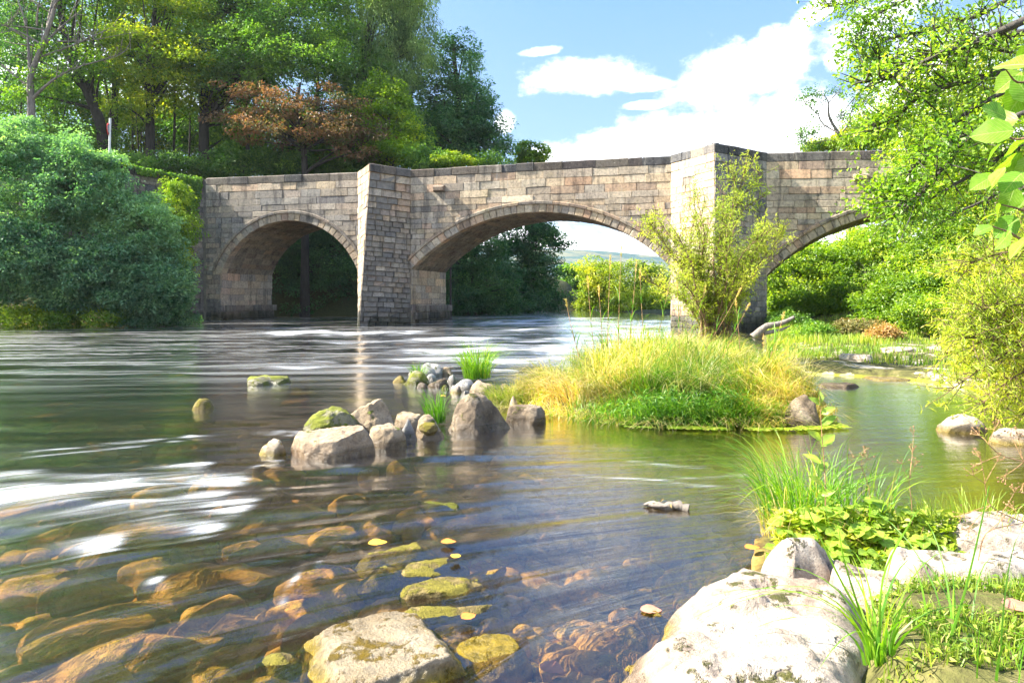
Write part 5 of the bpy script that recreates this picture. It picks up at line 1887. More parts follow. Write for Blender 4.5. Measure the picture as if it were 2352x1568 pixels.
# ------------------------------------------------------------------ ground-hugging grass of the right bank
rg = np.random.RandomState(31)
n = 60000
gxx = rg.uniform(5.3, 22, n)
gyy = rg.uniform(11.2, 34, n) ** 1.0
dd = sdf(POLY_R, gxx, gyy)
msk_ = (dd < -.12) & (np.abs(gxx / gyy) < .80) & ((vnoise(np.stack([gxx * .9, gyy * .9, gxx * 0], -1), 4) + .25 * (gyy > 17)) > -.28)
gxx, gyy = gxx[msk_], gyy[msk_]
gg = ground_z(gxx, gyy)
n = len(gxx)
m = MB()
pat = vnoise(np.stack([gxx * .5, gyy * .5, gxx * 0], -1), 8)
add_blades(m, np.stack([gxx, gyy, gg - .01], -1), rg.normal(size=(n, 2)), rg.uniform(.06, .22, n) * (1 + .9 * np.clip(pat, 0, 1)), rg.uniform(.02, .12, n), .008 + .0007 * gyy, np.clip(rg.normal(.45, .22, n) + .2 * pat, 0, 1), seg=2)
o = m.build('bank_grass', M['bank_grass'])
o['kind'] = 'stuff'
tag(o, 'short sunlit grass covering the flat bank on the right', 'grass')

# ------------------------------------------------------------------ island grass
def in_poly(poly, n, rg, margin=0.0):
    p = np.array(poly)
    x = rg.uniform(p[:, 0].min(), p[:, 0].max(), n)
    y = rg.uniform(p[:, 1].min(), p[:, 1].max(), n)
    k = sdf(poly, x, y) < -margin
    return x[k], y[k]


x, y = in_poly(POLY_I, 62000, rg)
yk = rg.uniform(0, 1, len(x)) < np.clip(1.35 - (y - 8) * .08, .5, 1)
x, y = x[yk], y[yk]
n = len(x)
edge = np.clip(-sdf(POLY_I, x, y) / .7, .0, 1)
pat = vnoise(np.stack([x * 1.1, y * 1.1, x * 0], -1), 3)
H = (.16 + .50 * edge * rg.uniform(.55, 1.2, n)) * (1 + .25 * pat) * np.clip(.62 + (x - .0) * .20, .55, 1.0)
cid = vnoise(np.stack([x * 3.2, y * 3.2, x * 0], -1), 13)
cid2 = vnoise(np.stack([x * 3.2, y * 3.2, x * 0 + 9], -1), 14)
H = H * (1 + .55 * vnoise(np.stack([x * 4, y * 4, x * 0], -1), 15))
dirv = rg.normal(size=(n, 2)) * .7 + np.stack([cid, cid2], -1) * 2.2 + np.array([-.5, -.5]) + np.stack([(x - 2.2) * .5, (y - 11) * .25], -1) * .8
green = np.exp(-((x - 2.3) / .9) ** 2 - ((y - 8.3) / .7) ** 2)
tn = np.clip(rg.normal(.60, .27, n) + .40 * pat - .50 * green, 0, 1)
m = MB()
add_blades(m, np.stack([x, y, ground_z(x, y) - .01], -1), dirv, H, H * rg.uniform(.3, 1.6, n), rg.uniform(.007, .017, n), tn, seg=4, droop=1.0)
for kk in range(46):
    cx_, cy_ = rg.uniform(.1, 4.3), rg.uniform(8.4, 13)
    if sdf(POLY_I, np.array([cx_]), np.array([cy_]))[0] > -.15:
        continue
    nn_ = rg.randint(50, 120)
    an = rg.uniform(0, 6.28)
    lean = np.array([math.cos(an), math.sin(an)]) * rg.uniform(.2, 1.5)
    hh_ = rg.uniform(.35, .95) * (1.0 if cx_ > .8 else .55)
    bx = np.stack([cx_ + rg.normal(0, .07, nn_), cy_ + rg.normal(0, .07, nn_), np.full(nn_, .08)], -1)
    Hn = hh_ * rg.uniform(.5, 1.1, nn_)
    add_blades(m, bx, rg.normal(size=(nn_, 2)) + lean, Hn, Hn * rg.uniform(.2, 1.5, nn_), rg.uniform(.007, .015, nn_), np.clip(rg.normal(rg.choice([.25, .5, .75, .9]), .12, nn_), 0, 1), seg=5)
n = 3200
x = rg.normal(2.3, .9, n)
y = rg.uniform(9.3, 13.5, n)
k = sdf(POLY_I, x, y) < -.1
x, y = x[k], y[k]
n = len(x)
H = rg.uniform(.5, 1.15, n) * np.clip(1.1 - .35 * np.abs(x - 2.1), .45, 1)
add_blades(m, np.stack([x, y, ground_z(x, y)], -1), rg.normal(size=(n, 2)), H, H * rg.uniform(.1, .7, n), rg.uniform(.008, .016, n), np.clip(rg.normal(.42, .25, n), 0, 1), seg=4)
x = rg.uniform(-.2, 4.3, 5200)
y = rg.uniform(7.9, 10.2, 5200)
k = np.abs(sdf(POLY_I, x, y)) < .16
x, y = x[k], y[k]
n = len(x)
add_blades(m, np.stack([x, y, np.full(n, .03)], -1), rg.normal(size=(n, 2)) * .8 + np.array([-.5, -1.0]), rg.uniform(.06, .2, n), rg.uniform(.15, .5, n), rg.uniform(.006, .011, n), np.clip(rg.normal(.78, .2, n), 0, 1), seg=4)
o = m.build('island_grass', M['grass'])
o['kind'] = 'stuff'
tag(o, 'long straw and green grass covering the small islet in the river', 'grass')
# low green leafy herbs in front of the islet
x = rg.normal(2.25, .55, 5200)
y = 7.98 + np.abs(rg.normal(0, .32, 5200)) + .12 * (x - 2.2) ** 2
n = len(x)
m = MB()
pos = np.stack([x, y, .02 + rg.uniform(0, 1, n) ** 1.3 * .36 * np.clip(1.15 - .5 * np.abs(x - 2.2), .2, 1) * (1 + .5 * vnoise(np.stack([x * 4, y * 2, x * 0], -1), 21))], -1)
add_leaves(m, pos, norm(rg.normal(size=(n, 3)) + np.array([0, -.3, -.2])), norm(rg.normal(size=(n, 3)) * .6 + np.array([-.2, -.2, 1])), .10, .012, np.clip(rg.normal(.45, .25, n), 0, 1))
add_blades(m, np.stack([x, y + .03, np.full(len(x), .0)], -1)[:2600], rg.normal(size=(2600, 2)) + np.array([-.2, -.6]), rg.uniform(.12, .42, 2600), rg.uniform(.1, .45, 2600), .009, np.clip(rg.normal(.45, .25, 2600), 0, 1), seg=4)
o = m.build('waterside_herbs', M['grass_green'])
o['kind'] = 'stuff'
tag(o, 'bright green herbs along the waterline of the islet', 'plants')
# duckweed-like algae mat
m = MB()
x, y = in_poly([(1.3, 7.9), (2.3, 7.72), (3.2, 7.65), (3.9, 7.9), (3.9, 8.2), (1.3, 8.2)], 5200, rg)
k = vnoise(np.stack([x * 3.5, y * 9, x * 0], -1), 41) > -.15
x, y = x[k], y[k]
n = len(x)
add_leaves(m, np.stack([x, y, np.full(n, .022) + rg.uniform(0, .01, n)], -1), np.concatenate([rg.normal(size=(n, 2)), np.zeros((n, 1))], 1), np.tile([0, 0, 1.0], (n, 1)), .05, .03, np.clip(rg.normal(.6, .2, n), 0, 1), fold=.03)
o = m.build('algae_mat', M['bank_grass'])
o['kind'] = 'stuff'
tag(o, 'yellow-green algae floating in front of the islet', 'algae')

# tall reed stalks with plumes rising from the islet
rg = np.random.RandomState(37)
REED = [(1395, 800, 1402, 590, 9.6), (1420, 800, 1428, 560, 9.9), (1365, 800, 1350, 640, 9.4), (1445, 790, 1462, 600, 10.2), (1480, 790, 1470, 620, 10.0), (1510, 780, 1540, 640, 10.4), (1560, 800, 1555, 650, 9.8), (1330, 820, 1300, 690, 9.2),
        (1620, 800, 1700, 665, 9.4), (1660, 820, 1720, 700, 9.6), (1760, 840, 1800, 720, 9.0), (1700, 810, 1690, 690, 9.3), (1385, 800, 1375, 660, 9.8), (1580, 790, 1620, 660, 10.2)]
t0 = None
for k, (X0, Y0, X1, Y1, y) in enumerate(REED):
    a, e = P(X0, Y0, y), P(X1, Y1, y)
    a[2] = max(a[2], .1)
    t = thing('reed_stalk', 'tall straw-coloured reed stalk with a thin plume rising from the islet grass', 'reed', a, 'reed stalks standing on the islet')
    m = MB()
    pp = bez(a, e, rg.normal(0, .04, 3), 8)
    tube(m, pp, np.linspace(.005, .0025, 8), 4)
    m.build('stalk', M['dry_stem'], t)
    m = MB()
    q = pp[6] + (pp[7] - pp[6]) * rg.uniform(0, 1, 60)[:, None]
    dd_ = norm(norm(pp[7] - pp[6])[None] + rg.normal(0, .25, (60, 3)))
    add_leaves(m, q, dd_, rg.normal(size=(60, 3)), .05, .007, rg.uniform(.8, 1, 60))
    m.build('plume', M['grass'], t)
    m = MB()
    nb = 7
    jj = rg.randint(0, 5, nb)
    add_blades(m, pp[jj], rg.normal(size=(nb, 2)), rg.uniform(.15, .35, nb), rg.uniform(.1, .25, nb), .013, rg.uniform(.15, .6, nb), seg=4)
    m.build('blade', M['grass_green'], t)


def tuft(name, label, cx, cy, z, r, n, H, W, lean=(0, 0), mat='grass_green', tint=.4, seed=1, spread=.8, cat='grass tuft', seg=4, tsp=.2):
    rg = np.random.RandomState(seed)
    t = thing(name, label, cat, (cx, cy, z))
    a = rg.uniform(0, 2 * np.pi, n)
    q = np.sqrt(rg.uniform(0, 1, n)) * r
    base = np.stack([cx + np.cos(a) * q, cy + np.sin(a) * q, np.full(n, z)], -1)
    Hh = rg.uniform(.45, 1.1, n) * H
    dv = np.stack([np.cos(a), np.sin(a)], -1) * .8 + rg.normal(0, .4, (n, 2)) + np.array(lean)
    m = MB()
    add_blades(m, base, dv, Hh, Hh * rg.uniform(.1, spread, n), rg.uniform(.6, 1.1, n) * W, np.clip(rg.normal(tint, tsp, n), 0, 1), seg=seg)
    m.build('blade', M[mat], t)['kind'] = 'stuff'
    return t


tuft('grass_tuft', 'bright green grass tuft standing on the stony spit in mid river', -.63, 12.3, .08, .24, 420, .80, .010, (0, 0), seed=3, tint=.5, spread=1.6, tsp=.25)
tuft('grass_tuft', 'small green tuft on the far end of the stony spit', -1.78, 13.0, .08, .16, 90, .26, .012, seed=4, tint=.3, spread=1.2)
tuft('grass_tuft', 'fresh green tuft growing behind the big dark boulder', -.92, 8.2, .02, .12, 130, .46, .009, (-.6, 0), seed=5, tint=.25, spread=.9)
tuft('grass_tuft', 'low straw-green grass trailing left from the islet', .05, 9.7, .05, .42, 900, .30, .010, (-.6, -.4), seed=6, tint=.62, spread=1.4, mat='grass')


# ------------------------------------------------------------------ ROCKS
def ico(sub):
    import bmesh
    bm = bmesh.new()
    bmesh.ops.create_icosphere(bm, subdivisions=sub, radius=1.0)
    V = np.array([v.co[:] for v in bm.verts])
    F = np.array([[v.index for v in f.verts] for f in bm.faces])
    bm.free()
    return V, F


ICO = {k: ico(k) for k in (3, 4, 5, 6)}


def rock(name, label, center, size, mat, seed=1, sub=5, cuts=14, rough=.10, rot=0.0, cat='rock', group=None, top=None, tilt=(0, 0), cmin=.62, parent=None, fineamp=.03, ledge=.45, taper=.0, peak=(0, 0)):
    rg = np.random.RandomState(seed)
    V, F = ICO[sub]
    V = V.copy()
    for k in range(cuts):
        n = norm(rg.normal(size=3) * np.array([1, 1, .8]))
        d = rg.uniform(cmin, .9)
        e = V @ n - d
        V = V - np.where(e > 0, e, 0)[:, None] * n
    if top is not None:
        n = norm(np.array([tilt[0], tilt[1], 1.0]))
        e = V @ n - top
        V = V - np.where(e > 0, e * .93, 0)[:, None] * n
    nrm_ = norm(V)
    V = V + nrm_ * (np.round(fbm(V * np.array([.8, .8, 3.0]) + seed * 1.7, seed + 9, 3) * 4) / 4 * rough * ledge)[:, None]
    V = V + nrm_ * (fbm(V * 2.1 + seed, seed, 4) * rough)[:, None] + nrm_ * (fbm(V * 9 + seed, seed + 5, 3) * fineamp)[:, None]
    V = V / np.array([np.abs(V[:, 0]).max(), np.abs(V[:, 1]).max(), V[:, 2].max()])
    zt_ = np.clip(V[:, 2], 0, 1)
    V[:, 0] = V[:, 0] * (1 - taper * zt_) + peak[0] * zt_
    V[:, 1] = V[:, 1] * (1 - taper * zt_) + peak[1] * zt_
    V = V * np.array(size)
    c, s = math.cos(rot), math.sin(rot)
    V = np.stack([V[:, 0] * c - V[:, 1] * s, V[:, 0] * s + V[:, 1] * c, V[:, 2]], -1)
    m = MB()
    m.add(V, F)
    o = m.build(name, M[mat], parent, smooth=True)
    o.location = tuple(float(v) for v in center)
    if parent is None:
        tag(o, label, cat, group)
    return o


def rock_px(name, label, X0, X1, Ytop, Ybase, depth_f, mat, seed, **kw):
    """a rock whose visible outline spans X0..X1, Ytop..Ybase; its front foot meets the water"""
    y0 = CAMZ * FD / (Ybase - 687)
    w_ = (X1 - X0) / FD * y0
    ry = w_ * depth_f / 2
    yc = y0 + ry * .8
    zt = CAMZ - (Ytop - 687) / FD * (yc)
    rx = w_ / 2 * yc / y0 * 1.09
    under = .12
    zt = max(zt, .03)
    rz = (zt + under)
    return rock(name, label, ((X0 + X1) / 2 / FD * yc - 1176 / FD * yc, yc, -under), (rx, ry, rz), mat, seed, **kw)


# main cluster
rock_px('boulder', 'pinkish blocky boulder with a flat top, nearest of the mid-river cluster', 672, 858, 978, 1058, .8, 'rock_red', 21, sub=6, cuts=8, top=.72, tilt=(-.10, .10), cmin=.55, rough=.05)
rock_px('boulder', 'tan rounded boulder at the back of the mid-river cluster', 768, 908, 916, 1000, .9, 'rock_tan', 22, sub=6, cuts=12, cmin=.6, rough=.07, top=.72, tilt=(-.2, 0), taper=.15)
rock_px('boulder', 'green mossy boulder left of the tan boulder', 698, 826, 935, 1006, .8, 'rock_mossy', 23, sub=6, cuts=12, rough=.10)
rock_px('boulder', 'low pale slab right of the pinkish boulder', 845, 942, 975, 1030, 1.0, 'rock_tan', 24, cuts=10, top=.7, rough=.06)
rock_px('rock', 'small grey pointed stone between the slab and the mossy wedge', 912, 962, 962, 1012, .7, 'rock_bluish', 25, sub=4, cuts=12, taper=.6)
rock_px('rock', 'flat brown stone behind the grey pointed stone', 902, 972, 948, 985, 1.2, 'rock_tan', 26, sub=4, top=.6)
rock_px('rock', 'wedge-shaped stone with a bright moss cushion', 946, 1040, 950, 1010, .9, 'rock_tan', 27, cuts=10, rough=.06, taper=.4, peak=(-.25, 0))
rock('moss_cushion', 'yellow-green moss cushion on the wedge-shaped stone', P(985, 985, 7.35), (.11, .08, .075), 'rock_moss_full', 28, sub=4, cuts=0, rough=.2, cat='moss')
rock_px('boulder', 'big dark jagged boulder right of the mid-river cluster', 1014, 1176, 902, 993, .8, 'rock_grey', 37, sub=6, cuts=9, cmin=.62, rough=.10, taper=.22, peak=(-.16, .1))
rock_px('rock', 'flat grey stone touching the right side of the dark boulder', 1160, 1252, 928, 975, .9, 'rock_grey', 30, cuts=10, top=.65, rough=.08)
rock_px('rock', 'small orange-brown cone-shaped stone behind the flat grey stone', 1155, 1203, 908, 948, .9, 'rock_tan', 31, sub=4, cuts=10, taper=.6)
rock_px('rock', 'small cream rock with yellow moss left of the pinkish boulder', 595, 674, 1004, 1048, .9, 'rock_cream', 32, sub=4, cuts=10, rough=.08)
rock_px('rock', 'green-capped rock breaking the surface left of mid river', 440, 492, 914, 942, 1.0, 'rock_moss_full', 33, sub=4, cuts=8)
rock_px('rock', 'wide low rock washed over by the current in mid river', 568, 664, 862, 886, 1.0, 'rock_mossy', 34, sub=4, cuts=8, top=.6)
# far spit
for (X0, X1, Yt, Yb, mt_, lab) in [
        (902, 940, 862, 880, 'rock_moss_full', 'dark mossy stone at the left tip of the stony spit'), (918, 988, 850, 886, 'rock_mossy', 'moss-covered rock near the left tip of the stony spit'),
        (962, 1016, 833, 868, 'rock_bluish', 'round grey rock on top of the stony spit'), (938, 972, 842, 862, 'rock_bluish', 'pale pebble left of the round grey rock'), (1008, 1042, 842, 866, 'rock_tan', 'brown stone right of the round grey rock'),
        (972, 1006, 858, 878, 'rock_bluish', 'bluish pebble below the round grey rock'), (984, 1032, 868, 890, 'rock_grey', 'dark wet stone at the water edge of the spit'), (1026, 1056, 860, 882, 'rock_bluish', 'small blue-grey stone in the middle of the spit'),
        (1046, 1090, 870, 900, 'rock_bluish', 'smooth white-grey cobble below the grass tuft'), (1078, 1146, 872, 906, 'rock_tan', 'rusty brown flat stone under the grass tuft'), (1030, 1064, 884, 904, 'rock_pale', 'pale pinkish cobble left of the white-grey cobble'),
        (1060, 1082, 896, 912, 'rock_bluish', 'tiny pale stone between cobble and dark boulder'), (1140, 1176, 880, 902, 'rock_grey', 'dark stone right of the rusty flat stone'), (1010, 1034, 884, 898, 'rock_mossy', 'olive stone half under water in front of the spit'), (955, 985, 878, 892, 'rock_grey', 'small black stone half under water at the spit front')]:
    rock_px('stone', lab, X0, X1, Yt, Yb, .9, mt_, RND.randint(0, 999), sub=4, cuts=8)
# right pool
rock_px('rock', 'white angular rock standing in the green pool on the right', 2152, 2268, 950, 996, .7, 'rock_pale', 45, cuts=10, rough=.07)
rock_px('rock', 'second pale rock at the right edge of the green pool', 2272, 2380, 985, 1024, .8, 'rock_pale', 46, cuts=10, rough=.07)
rock_px('rock', 'brown rock under the overhanging grass at the right end of the islet', 1798, 1892, 905, 982, .9, 'rock_grey', 47, cuts=10)
rock_px('rock', 'thin dark rock line in the pool before the right bank', 1880, 1985, 878, 890, .6, 'rock_grey', 48, sub=4, top=.5)
for (X0, X1, Yt, Yb, lab) in [(1840, 2010, 845, 866, 'pale bedrock ledge at the left end of the right bank'), (1990, 2120, 838, 860, 'flat pale ledge in the middle of the right bank shore'), (2100, 2260, 862, 884, 'pale ledge under the willow shrub'), (1940, 2010, 818, 834, 'brown flat stone lying on the bank grass'),
                              (2140, 2330, 800, 826, 'broad pale sheet of bedrock on the bank behind'), (2020, 2130, 806, 822, 'small sheet of bedrock left of the broad one')]:
    y0 = CAMZ * FD / (Yb - 687) * .93
    xc = ((X0 + X1) / 2 - 1176) / FD * y0
    rock('bedrock_ledge', lab, (xc, y0 + .2, gz(xc, y0 + .2) + .0), ((X1 - X0) / 2 / FD * y0, .45, .10), 'rock_pale', RND.randint(0, 999), sub=5, cuts=8, top=.6, cat='rock')

# foreground emergent stones
rock('boulder', 'cream and yellow flat rock in the bottom middle foreground', (-.52, 2.82, -.13), (.50, .36, .22), 'rock_cream', 61, sub=6, cuts=7, top=.70, tilt=(.0, .05), rough=.08, cmin=.7, rot=.1)
rock('rock', 'yellow-rimmed lobe of stone right of the cream rock', (-.10, 2.95, -.15), (.20, .17, .16), 'rock_cream', 62, cuts=8, top=.75, rough=.08)
rock('rock', 'cream stone cut off by the bottom edge of the picture', (-.02, 2.42, -.13), (.20, .17, .17), 'rock_cream', 63, cuts=8, rough=.05)
rock('rock', 'small yellow mossy stone left of the cream rock', (-.98, 2.86, -.13), (.13, .12, .14), 'rock_moss_full', 64, sub=4, cuts=8)
for (X, Y, rx, ry, rz, rt, lab) in [
        (930, 1258, .30, .20, .13, .5, 'mossy stone at the far end of the submerged stepping row'), (985, 1300, .28, .16, .13, .45, 'mossy slab second in the stepping row with a yellow leaf'),
        (1005, 1345, .26, .15, .12, .4, 'mossy slab third in the stepping row'), (1030, 1395, .27, .15, .12, .35, 'mossy slab nearest the cream rock in the stepping row'), (880, 1310, .16, .12, .11, .4, 'small mossy stone left of the stepping row'), (1085, 1335, .13, .10, .10, .2, 'small brown stone right of the stepping row')]:
    y0 = CAMZ * FD / (Y - 687)
    rock('rock', lab, ((X - 1176) / FD * y0, y0, -.105), (rx, ry, rz), 'rock_moss_full', RND.randint(0, 999), sub=5, cuts=9, top=.75, rot=rt, rough=.1)
rock('rock', 'thin slanting slab edge with moss just above the surface, mid foreground', (-.53, 4.98, -.06), (.24, .07, .09), 'rock_mossy', 71, cuts=8, rot=-.55, rough=.12, top=.8)
rock('rock', 'yellow-green stone peeping out before the foreground bank', (.68, 3.25, -.07), (.10, .06, .085), 'rock_cream', 72, sub=4)
rock('rock', 'tiny pale stone in the brown shallows by the bank', (.48, 2.78, -.07), (.055, .05, .085), 'rock_cream', 73, sub=4)

# submerged stones
rg = np.random.RandomState(91)
BEDP = []
for k in range(5):
    o = rock('submerged_stone', 'algae-covered yellow-brown stone lying under the shallow water of the foreground', (0, 0, -3), (1, 1, 1), 'rock_bed', 400 + k, sub=4, cuts=10, rough=.14, cmin=.5, ledge=.0)
    BEDP.append(o.data)
    bpy.data.objects.remove(o)
for k in range(290):
    yy = 2.2 + rg.uniform(0, 1) ** 1.5 * 6.8
    xx = rg.uniform(-.78, .30) * yy + .2
    if sdf(POLY_FG, np.array([xx]), np.array([yy]))[0] < .25:
        continue
    o = bpy.data.objects.new('submerged_stone', BEDP[rg.randint(5)])
    COL.objects.link(o)
    s = rg.uniform(.06, .28)
    g = gz(xx, yy)
    h = rg.uniform(.07, .17)
    o.location = (xx, yy, -.02 - h * rg.uniform(1.0, 1.35) - (.22 if xx > .0 and yy > 3.2 else 0))
    o.scale = (s * rg.uniform(.9, 1.4), s * rg.uniform(.5, .9), h)
    o.rotation_euler = (rg.uniform(-.2, .2), rg.uniform(-.2, .2), rg.uniform(0, 1.0))
    tag(o, 'algae-covered yellow-brown stone lying under the shallow water of the foreground', 'stone', 'submerged stones on the riverbed')

# small cobbles carpeting the bed between the larger stones
rg = np.random.RandomState(92)
m = MB()
V0, F0 = ICO[3]
n = 2600
yy = 2.1 + rg.uniform(0, 1, n) ** 1.4 * 7.5
xx = rg.uniform(-.8, .35, n) * yy + .1
kk = (sdf(POLY_FG, xx, yy) > .05) & (sdf(POLY_I, xx, yy) > .05)
xx, yy = xx[kk], yy[kk]
zz = ground_z(xx, yy)
SH = [V0 * (1 + .22 * fbm(V0 * 1.8 + q, q, 3))[:, None] for q in range(8)]
for i in range(len(xx)):
    s_ = rg.uniform(.025, .085)
    a = rg.uniform(0, 6.28)
    V = SH[i % 8] * np.array([s_ * rg.uniform(.9, 1.5), s_, s_ * .6])
    c_, q_ = math.cos(a), math.sin(a)
    V = np.stack([V[:, 0] * c_ - V[:, 1] * q_, V[:, 0] * q_ + V[:, 1] * c_, V[:, 2]], -1) + np.array([xx[i], yy[i], min(zz[i] + s_ * .2, -.03 - s_ * .5)])
    m.add(V, F0)
o = m.build('riverbed_cobbles', M['rock_bed'], smooth=True)
o['kind'] = 'stuff'
tag(o, 'small amber cobbles covering the shallow riverbed', 'cobbles')

# foreground bank slabs, lower right
def slab(label, poly, ztop, rnd, tilt, seed, mat='rock_pale', amp=.03, step=.018):
    """a bedrock slab: outline polygon on the ground, rounded edges, uneven tilted top, sides running below the ground"""
    p = np.array(poly)
    x0, y0, x1, y1 = p[:, 0].min() - .15, p[:, 1].min() - .15, p[:, 0].max() + .15, p[:, 1].max() + .15
    nx, ny = int((x1 - x0) / step) + 2, int((y1 - y0) / step) + 2
    GX, GY = np.meshgrid(np.linspace(x0, x1, nx), np.linspace(y0, y1, ny), indexing='ij')
    d = -sdf(poly, GX, GY) + fbm2(GX * 2.5 + seed, GY * 2.5, seed, 4) * .10
    k = np.clip((d + .10) / rnd, 0, 1)
    prof = np.sin(k * np.pi / 2) ** .6
    q = fbm2(GX * 1.6 + seed, GY * 2.6, seed + 3, 5)
    rel = fbm2(GX * 6, GY * 8 + seed, seed + 4, 4) * .35 + np.abs(fbm2(GX * 2.4, GY * 3.4 + seed, seed + 6, 3)) * -1.2
    lg = fbm2(GX * 1.1 + GY * .5 + seed, GY * 1.9 - GX * .6, seed + 8, 4) * 5.0
    lf_ = lg - np.floor(lg)
    led = (np.floor(lg) + np.clip((lf_ - .38) / .24, 0, 1)) * .2
    z = led * .14 * prof - .28 + (ztop + .28) * prof + (q * 1.4 + rel) * amp * prof + tilt[0] * (GX - p[:, 0].mean()) * prof + tilt[1] * (GY - p[:, 1].mean()) * prof
    idx_ = np.arange(nx * ny).reshape(nx, ny)
    F = np.stack([idx_[:-1, :-1], idx_[1:, :-1], idx_[1:, 1:], idx_[:-1, 1:]], -1).reshape(-1, 4)
    keep = (d.ravel()[F] > -.14).any(1)
    F = F[keep]
    used, inv = np.unique(F, return_inverse=True)
    m = MB()
    V = np.stack([GX.ravel(), GY.ravel(), z.ravel()], -1)[used]
    c = V.mean(0)
    c[2] = 0
    m.add(V - c, inv.reshape(-1, 4))
    o = m.build('bank_slab', M[mat], None, smooth=True)
    o.location = tuple(float(v) for v in c)
    tag(o, label, 'rock')


slab('large pale sandstone slab sloping into the water at lower right', [(.38, 2.62), (.66, 2.98), (.93, 3.36), (1.12, 3.42), (1.45, 3.28), (1.62, 3.0), (1.42, 2.55), (1.25, 2.25), (.95, 2.08), (.45, 2.2)], .20, .34, (.05, .05), 81)
slab('low pale slab along the bottom edge below the bold grass tuft', [(.30, 2.1), (.42, 2.3), (.98, 2.2), (1.30, 2.32), (1.42, 2.15), (1.2, 1.6), (.3, 1.5)], .19, .22, (.03, .0), 88)
slab('upright pale knob of rock behind the large slab', [(1.27, 3.36), (1.33, 3.56), (1.50, 3.58), (1.60, 3.42), (1.52, 3.28), (1.34, 3.26)], .31, .16, (-.08, 0), 82, amp=.02)
slab('flat pale rock joining the knob to the squared block', [(1.50, 3.10), (1.60, 3.50), (1.85, 3.42), (1.92, 3.1), (1.7, 2.98)], .20, .14, (0, .04), 83, amp=.025)
slab('long squared pale block behind the small grasses', [(1.92, 3.22), (1.93, 3.42), (2.25, 3.50), (2.52, 3.40), (2.54, 3.24), (2.2, 3.16)], .27, .10, (-.02, .05), 84, amp=.02)
slab('broad pale slab in the bottom right corner', [(1.22, 2.02), (1.42, 2.28), (1.72, 2.42), (2.4, 2.70), (3.2, 2.6), (2.6, 1.4), (1.5, 1.2)], .27, .16, (.02, .03), 85)
slab('pale rock at the right edge beside the green pool', [(2.42, 3.75), (2.50, 4.05), (2.9, 4.25), (3.6, 4.3), (4.2, 3.9), (3.4, 3.55), (2.8, 3.55)], .19, .22, (0, .02), 86)
rock('bank_slab', 'small grey rock at the right edge in front of the pale one', (2.80, 3.42, .05), (.15, .10, .16), 'rock_grey', 87, sub=4, cuts=9)

# driftwood
t = thing('driftwood', 'short pale driftwood log with small leaves lying in the water', 'driftwood', P(1525, 1167, 4.86))
m = MB()
a, b = P(1478, 1166, 4.95), P(1582, 1168, 4.86)
a[2] = b[2] = .010
tube(m, spline([a, a + (b - a) * .2 + np.array([0, .02, .008]), a + (b - a) * .45 + np.array([0, -.015, .0]), a + (b - a) * .75 + np.array([0, .01, .012]), b], 16), [.006, .010, .016, .020, .024, .028, .030, .027, .031, .034, .030, .033, .037, .034, .036, .030], 9, rough=.28, seed=2)
tube(m, spline([a + (b - a) * .1 + np.array([0, -.03, .012]), a + (b - a) * .3 + np.array([0, -.04, .012]), a + (b - a) * .5 + np.array([0, -.035, .014])], 8), .012, 6, rough=.3)
m.build('log', M['bark_pale'], t, smooth=True)
m = MB()
rg = np.random.RandomState(6)
q = a + (b - a) * rg.uniform(.35, .85, 9)[:, None] + np.array([0, 0, .03])
add_leaves(m, q, rg.normal(size=(9, 3)) * np.array([1, 1, .3]), np.tile([0, -.3, 1.0], (9, 1)), .07, .022, rg.uniform(0, 1, 9))
m.build('leaf_litter', M['leaf_rust'], t)
t = thing('fallen_branch', 'bleached broken branch sticking out beside the foot of the second pier', 'branch', P(1745, 775, 22))
m = MB()
tube(m, spline([P(1728, 775, 22), P(1760, 750, 22), P(1795, 742, 22), P(1824, 728, 22)], 12), np.linspace(.13, .05, 12), 8, rough=.12)
tube(m, spline([P(1755, 765, 22), P(1790, 758, 22), P(1815, 748, 22)], 8), np.linspace(.08, .02, 8), 6, rough=.12)
m.build('limb', M['bark_pale'], t, smooth=True)

# loose leaves
M['leaf_fallen'] = simple_mat('leaf_fallen', (.55, .30, .03), (.75, .48, .06), 20, .5, .1)
M['leaf_orange'] = simple_mat('leaf_orange', (.50, .14, .03), (.70, .26, .05), 20, .5, .1)
M['leaf_pink'] = simple_mat('leaf_pink', (.38, .16, .10), (.50, .24, .16), 20, .5, .1)


def fallen(X, Y, s, mat, rot, lab, z=.02):
    y0 = (CAMZ - z) * FD / (Y - 687)
    m = big_leaf_mesh(int(X))
    o = m.build('fallen_leaf', M[mat], None, smooth=True)
    L = s / FD * y0
    o.scale = (L, L, L * .5)
    o.rotation_euler = (.05, -.05, rot)
    o.location = ((X - 1176) / FD * y0, y0, z + .01)
    tag(o, lab, 'leaf')


fallen(845, 1252, 45, 'leaf_fallen', .4, 'curled yellow leaf afloat left of the stepping row', .03)
fallen(1012, 1248, 36, 'leaf_orange', .2, 'orange leaf lying on the farthest mossy stepping stone', .03)
fallen(1042, 1285, 30, 'leaf_fallen', 1.3, 'narrow yellow leaf on the second stepping stone', .03)
fallen(1060, 1425, 40, 'leaf_orange', .7, 'orange-brown leaf caught above the cream rock', .02)
fallen(1470, 1404, 50, 'leaf_pink', .0, 'pinkish leaf floating in front of the foreground bank', .0)
fallen(1240, 1530, 60, 'leaf_pink', -.5, 'brown leaf under the water near the bottom edge', -.02)
fallen(1712, 1262, 38, 'leaf_orange', .3, 'bright orange leaf at the edge of the foreground plants', .05)
fallen(2310, 1400, 80, 'leaf_pink', .2, 'dry brown leaf on the turf at lower right', .26)
fallen(1010, 910, 14, 'leaf_fallen', .0, 'tiny yellow leaf drifting in mid river', .01)

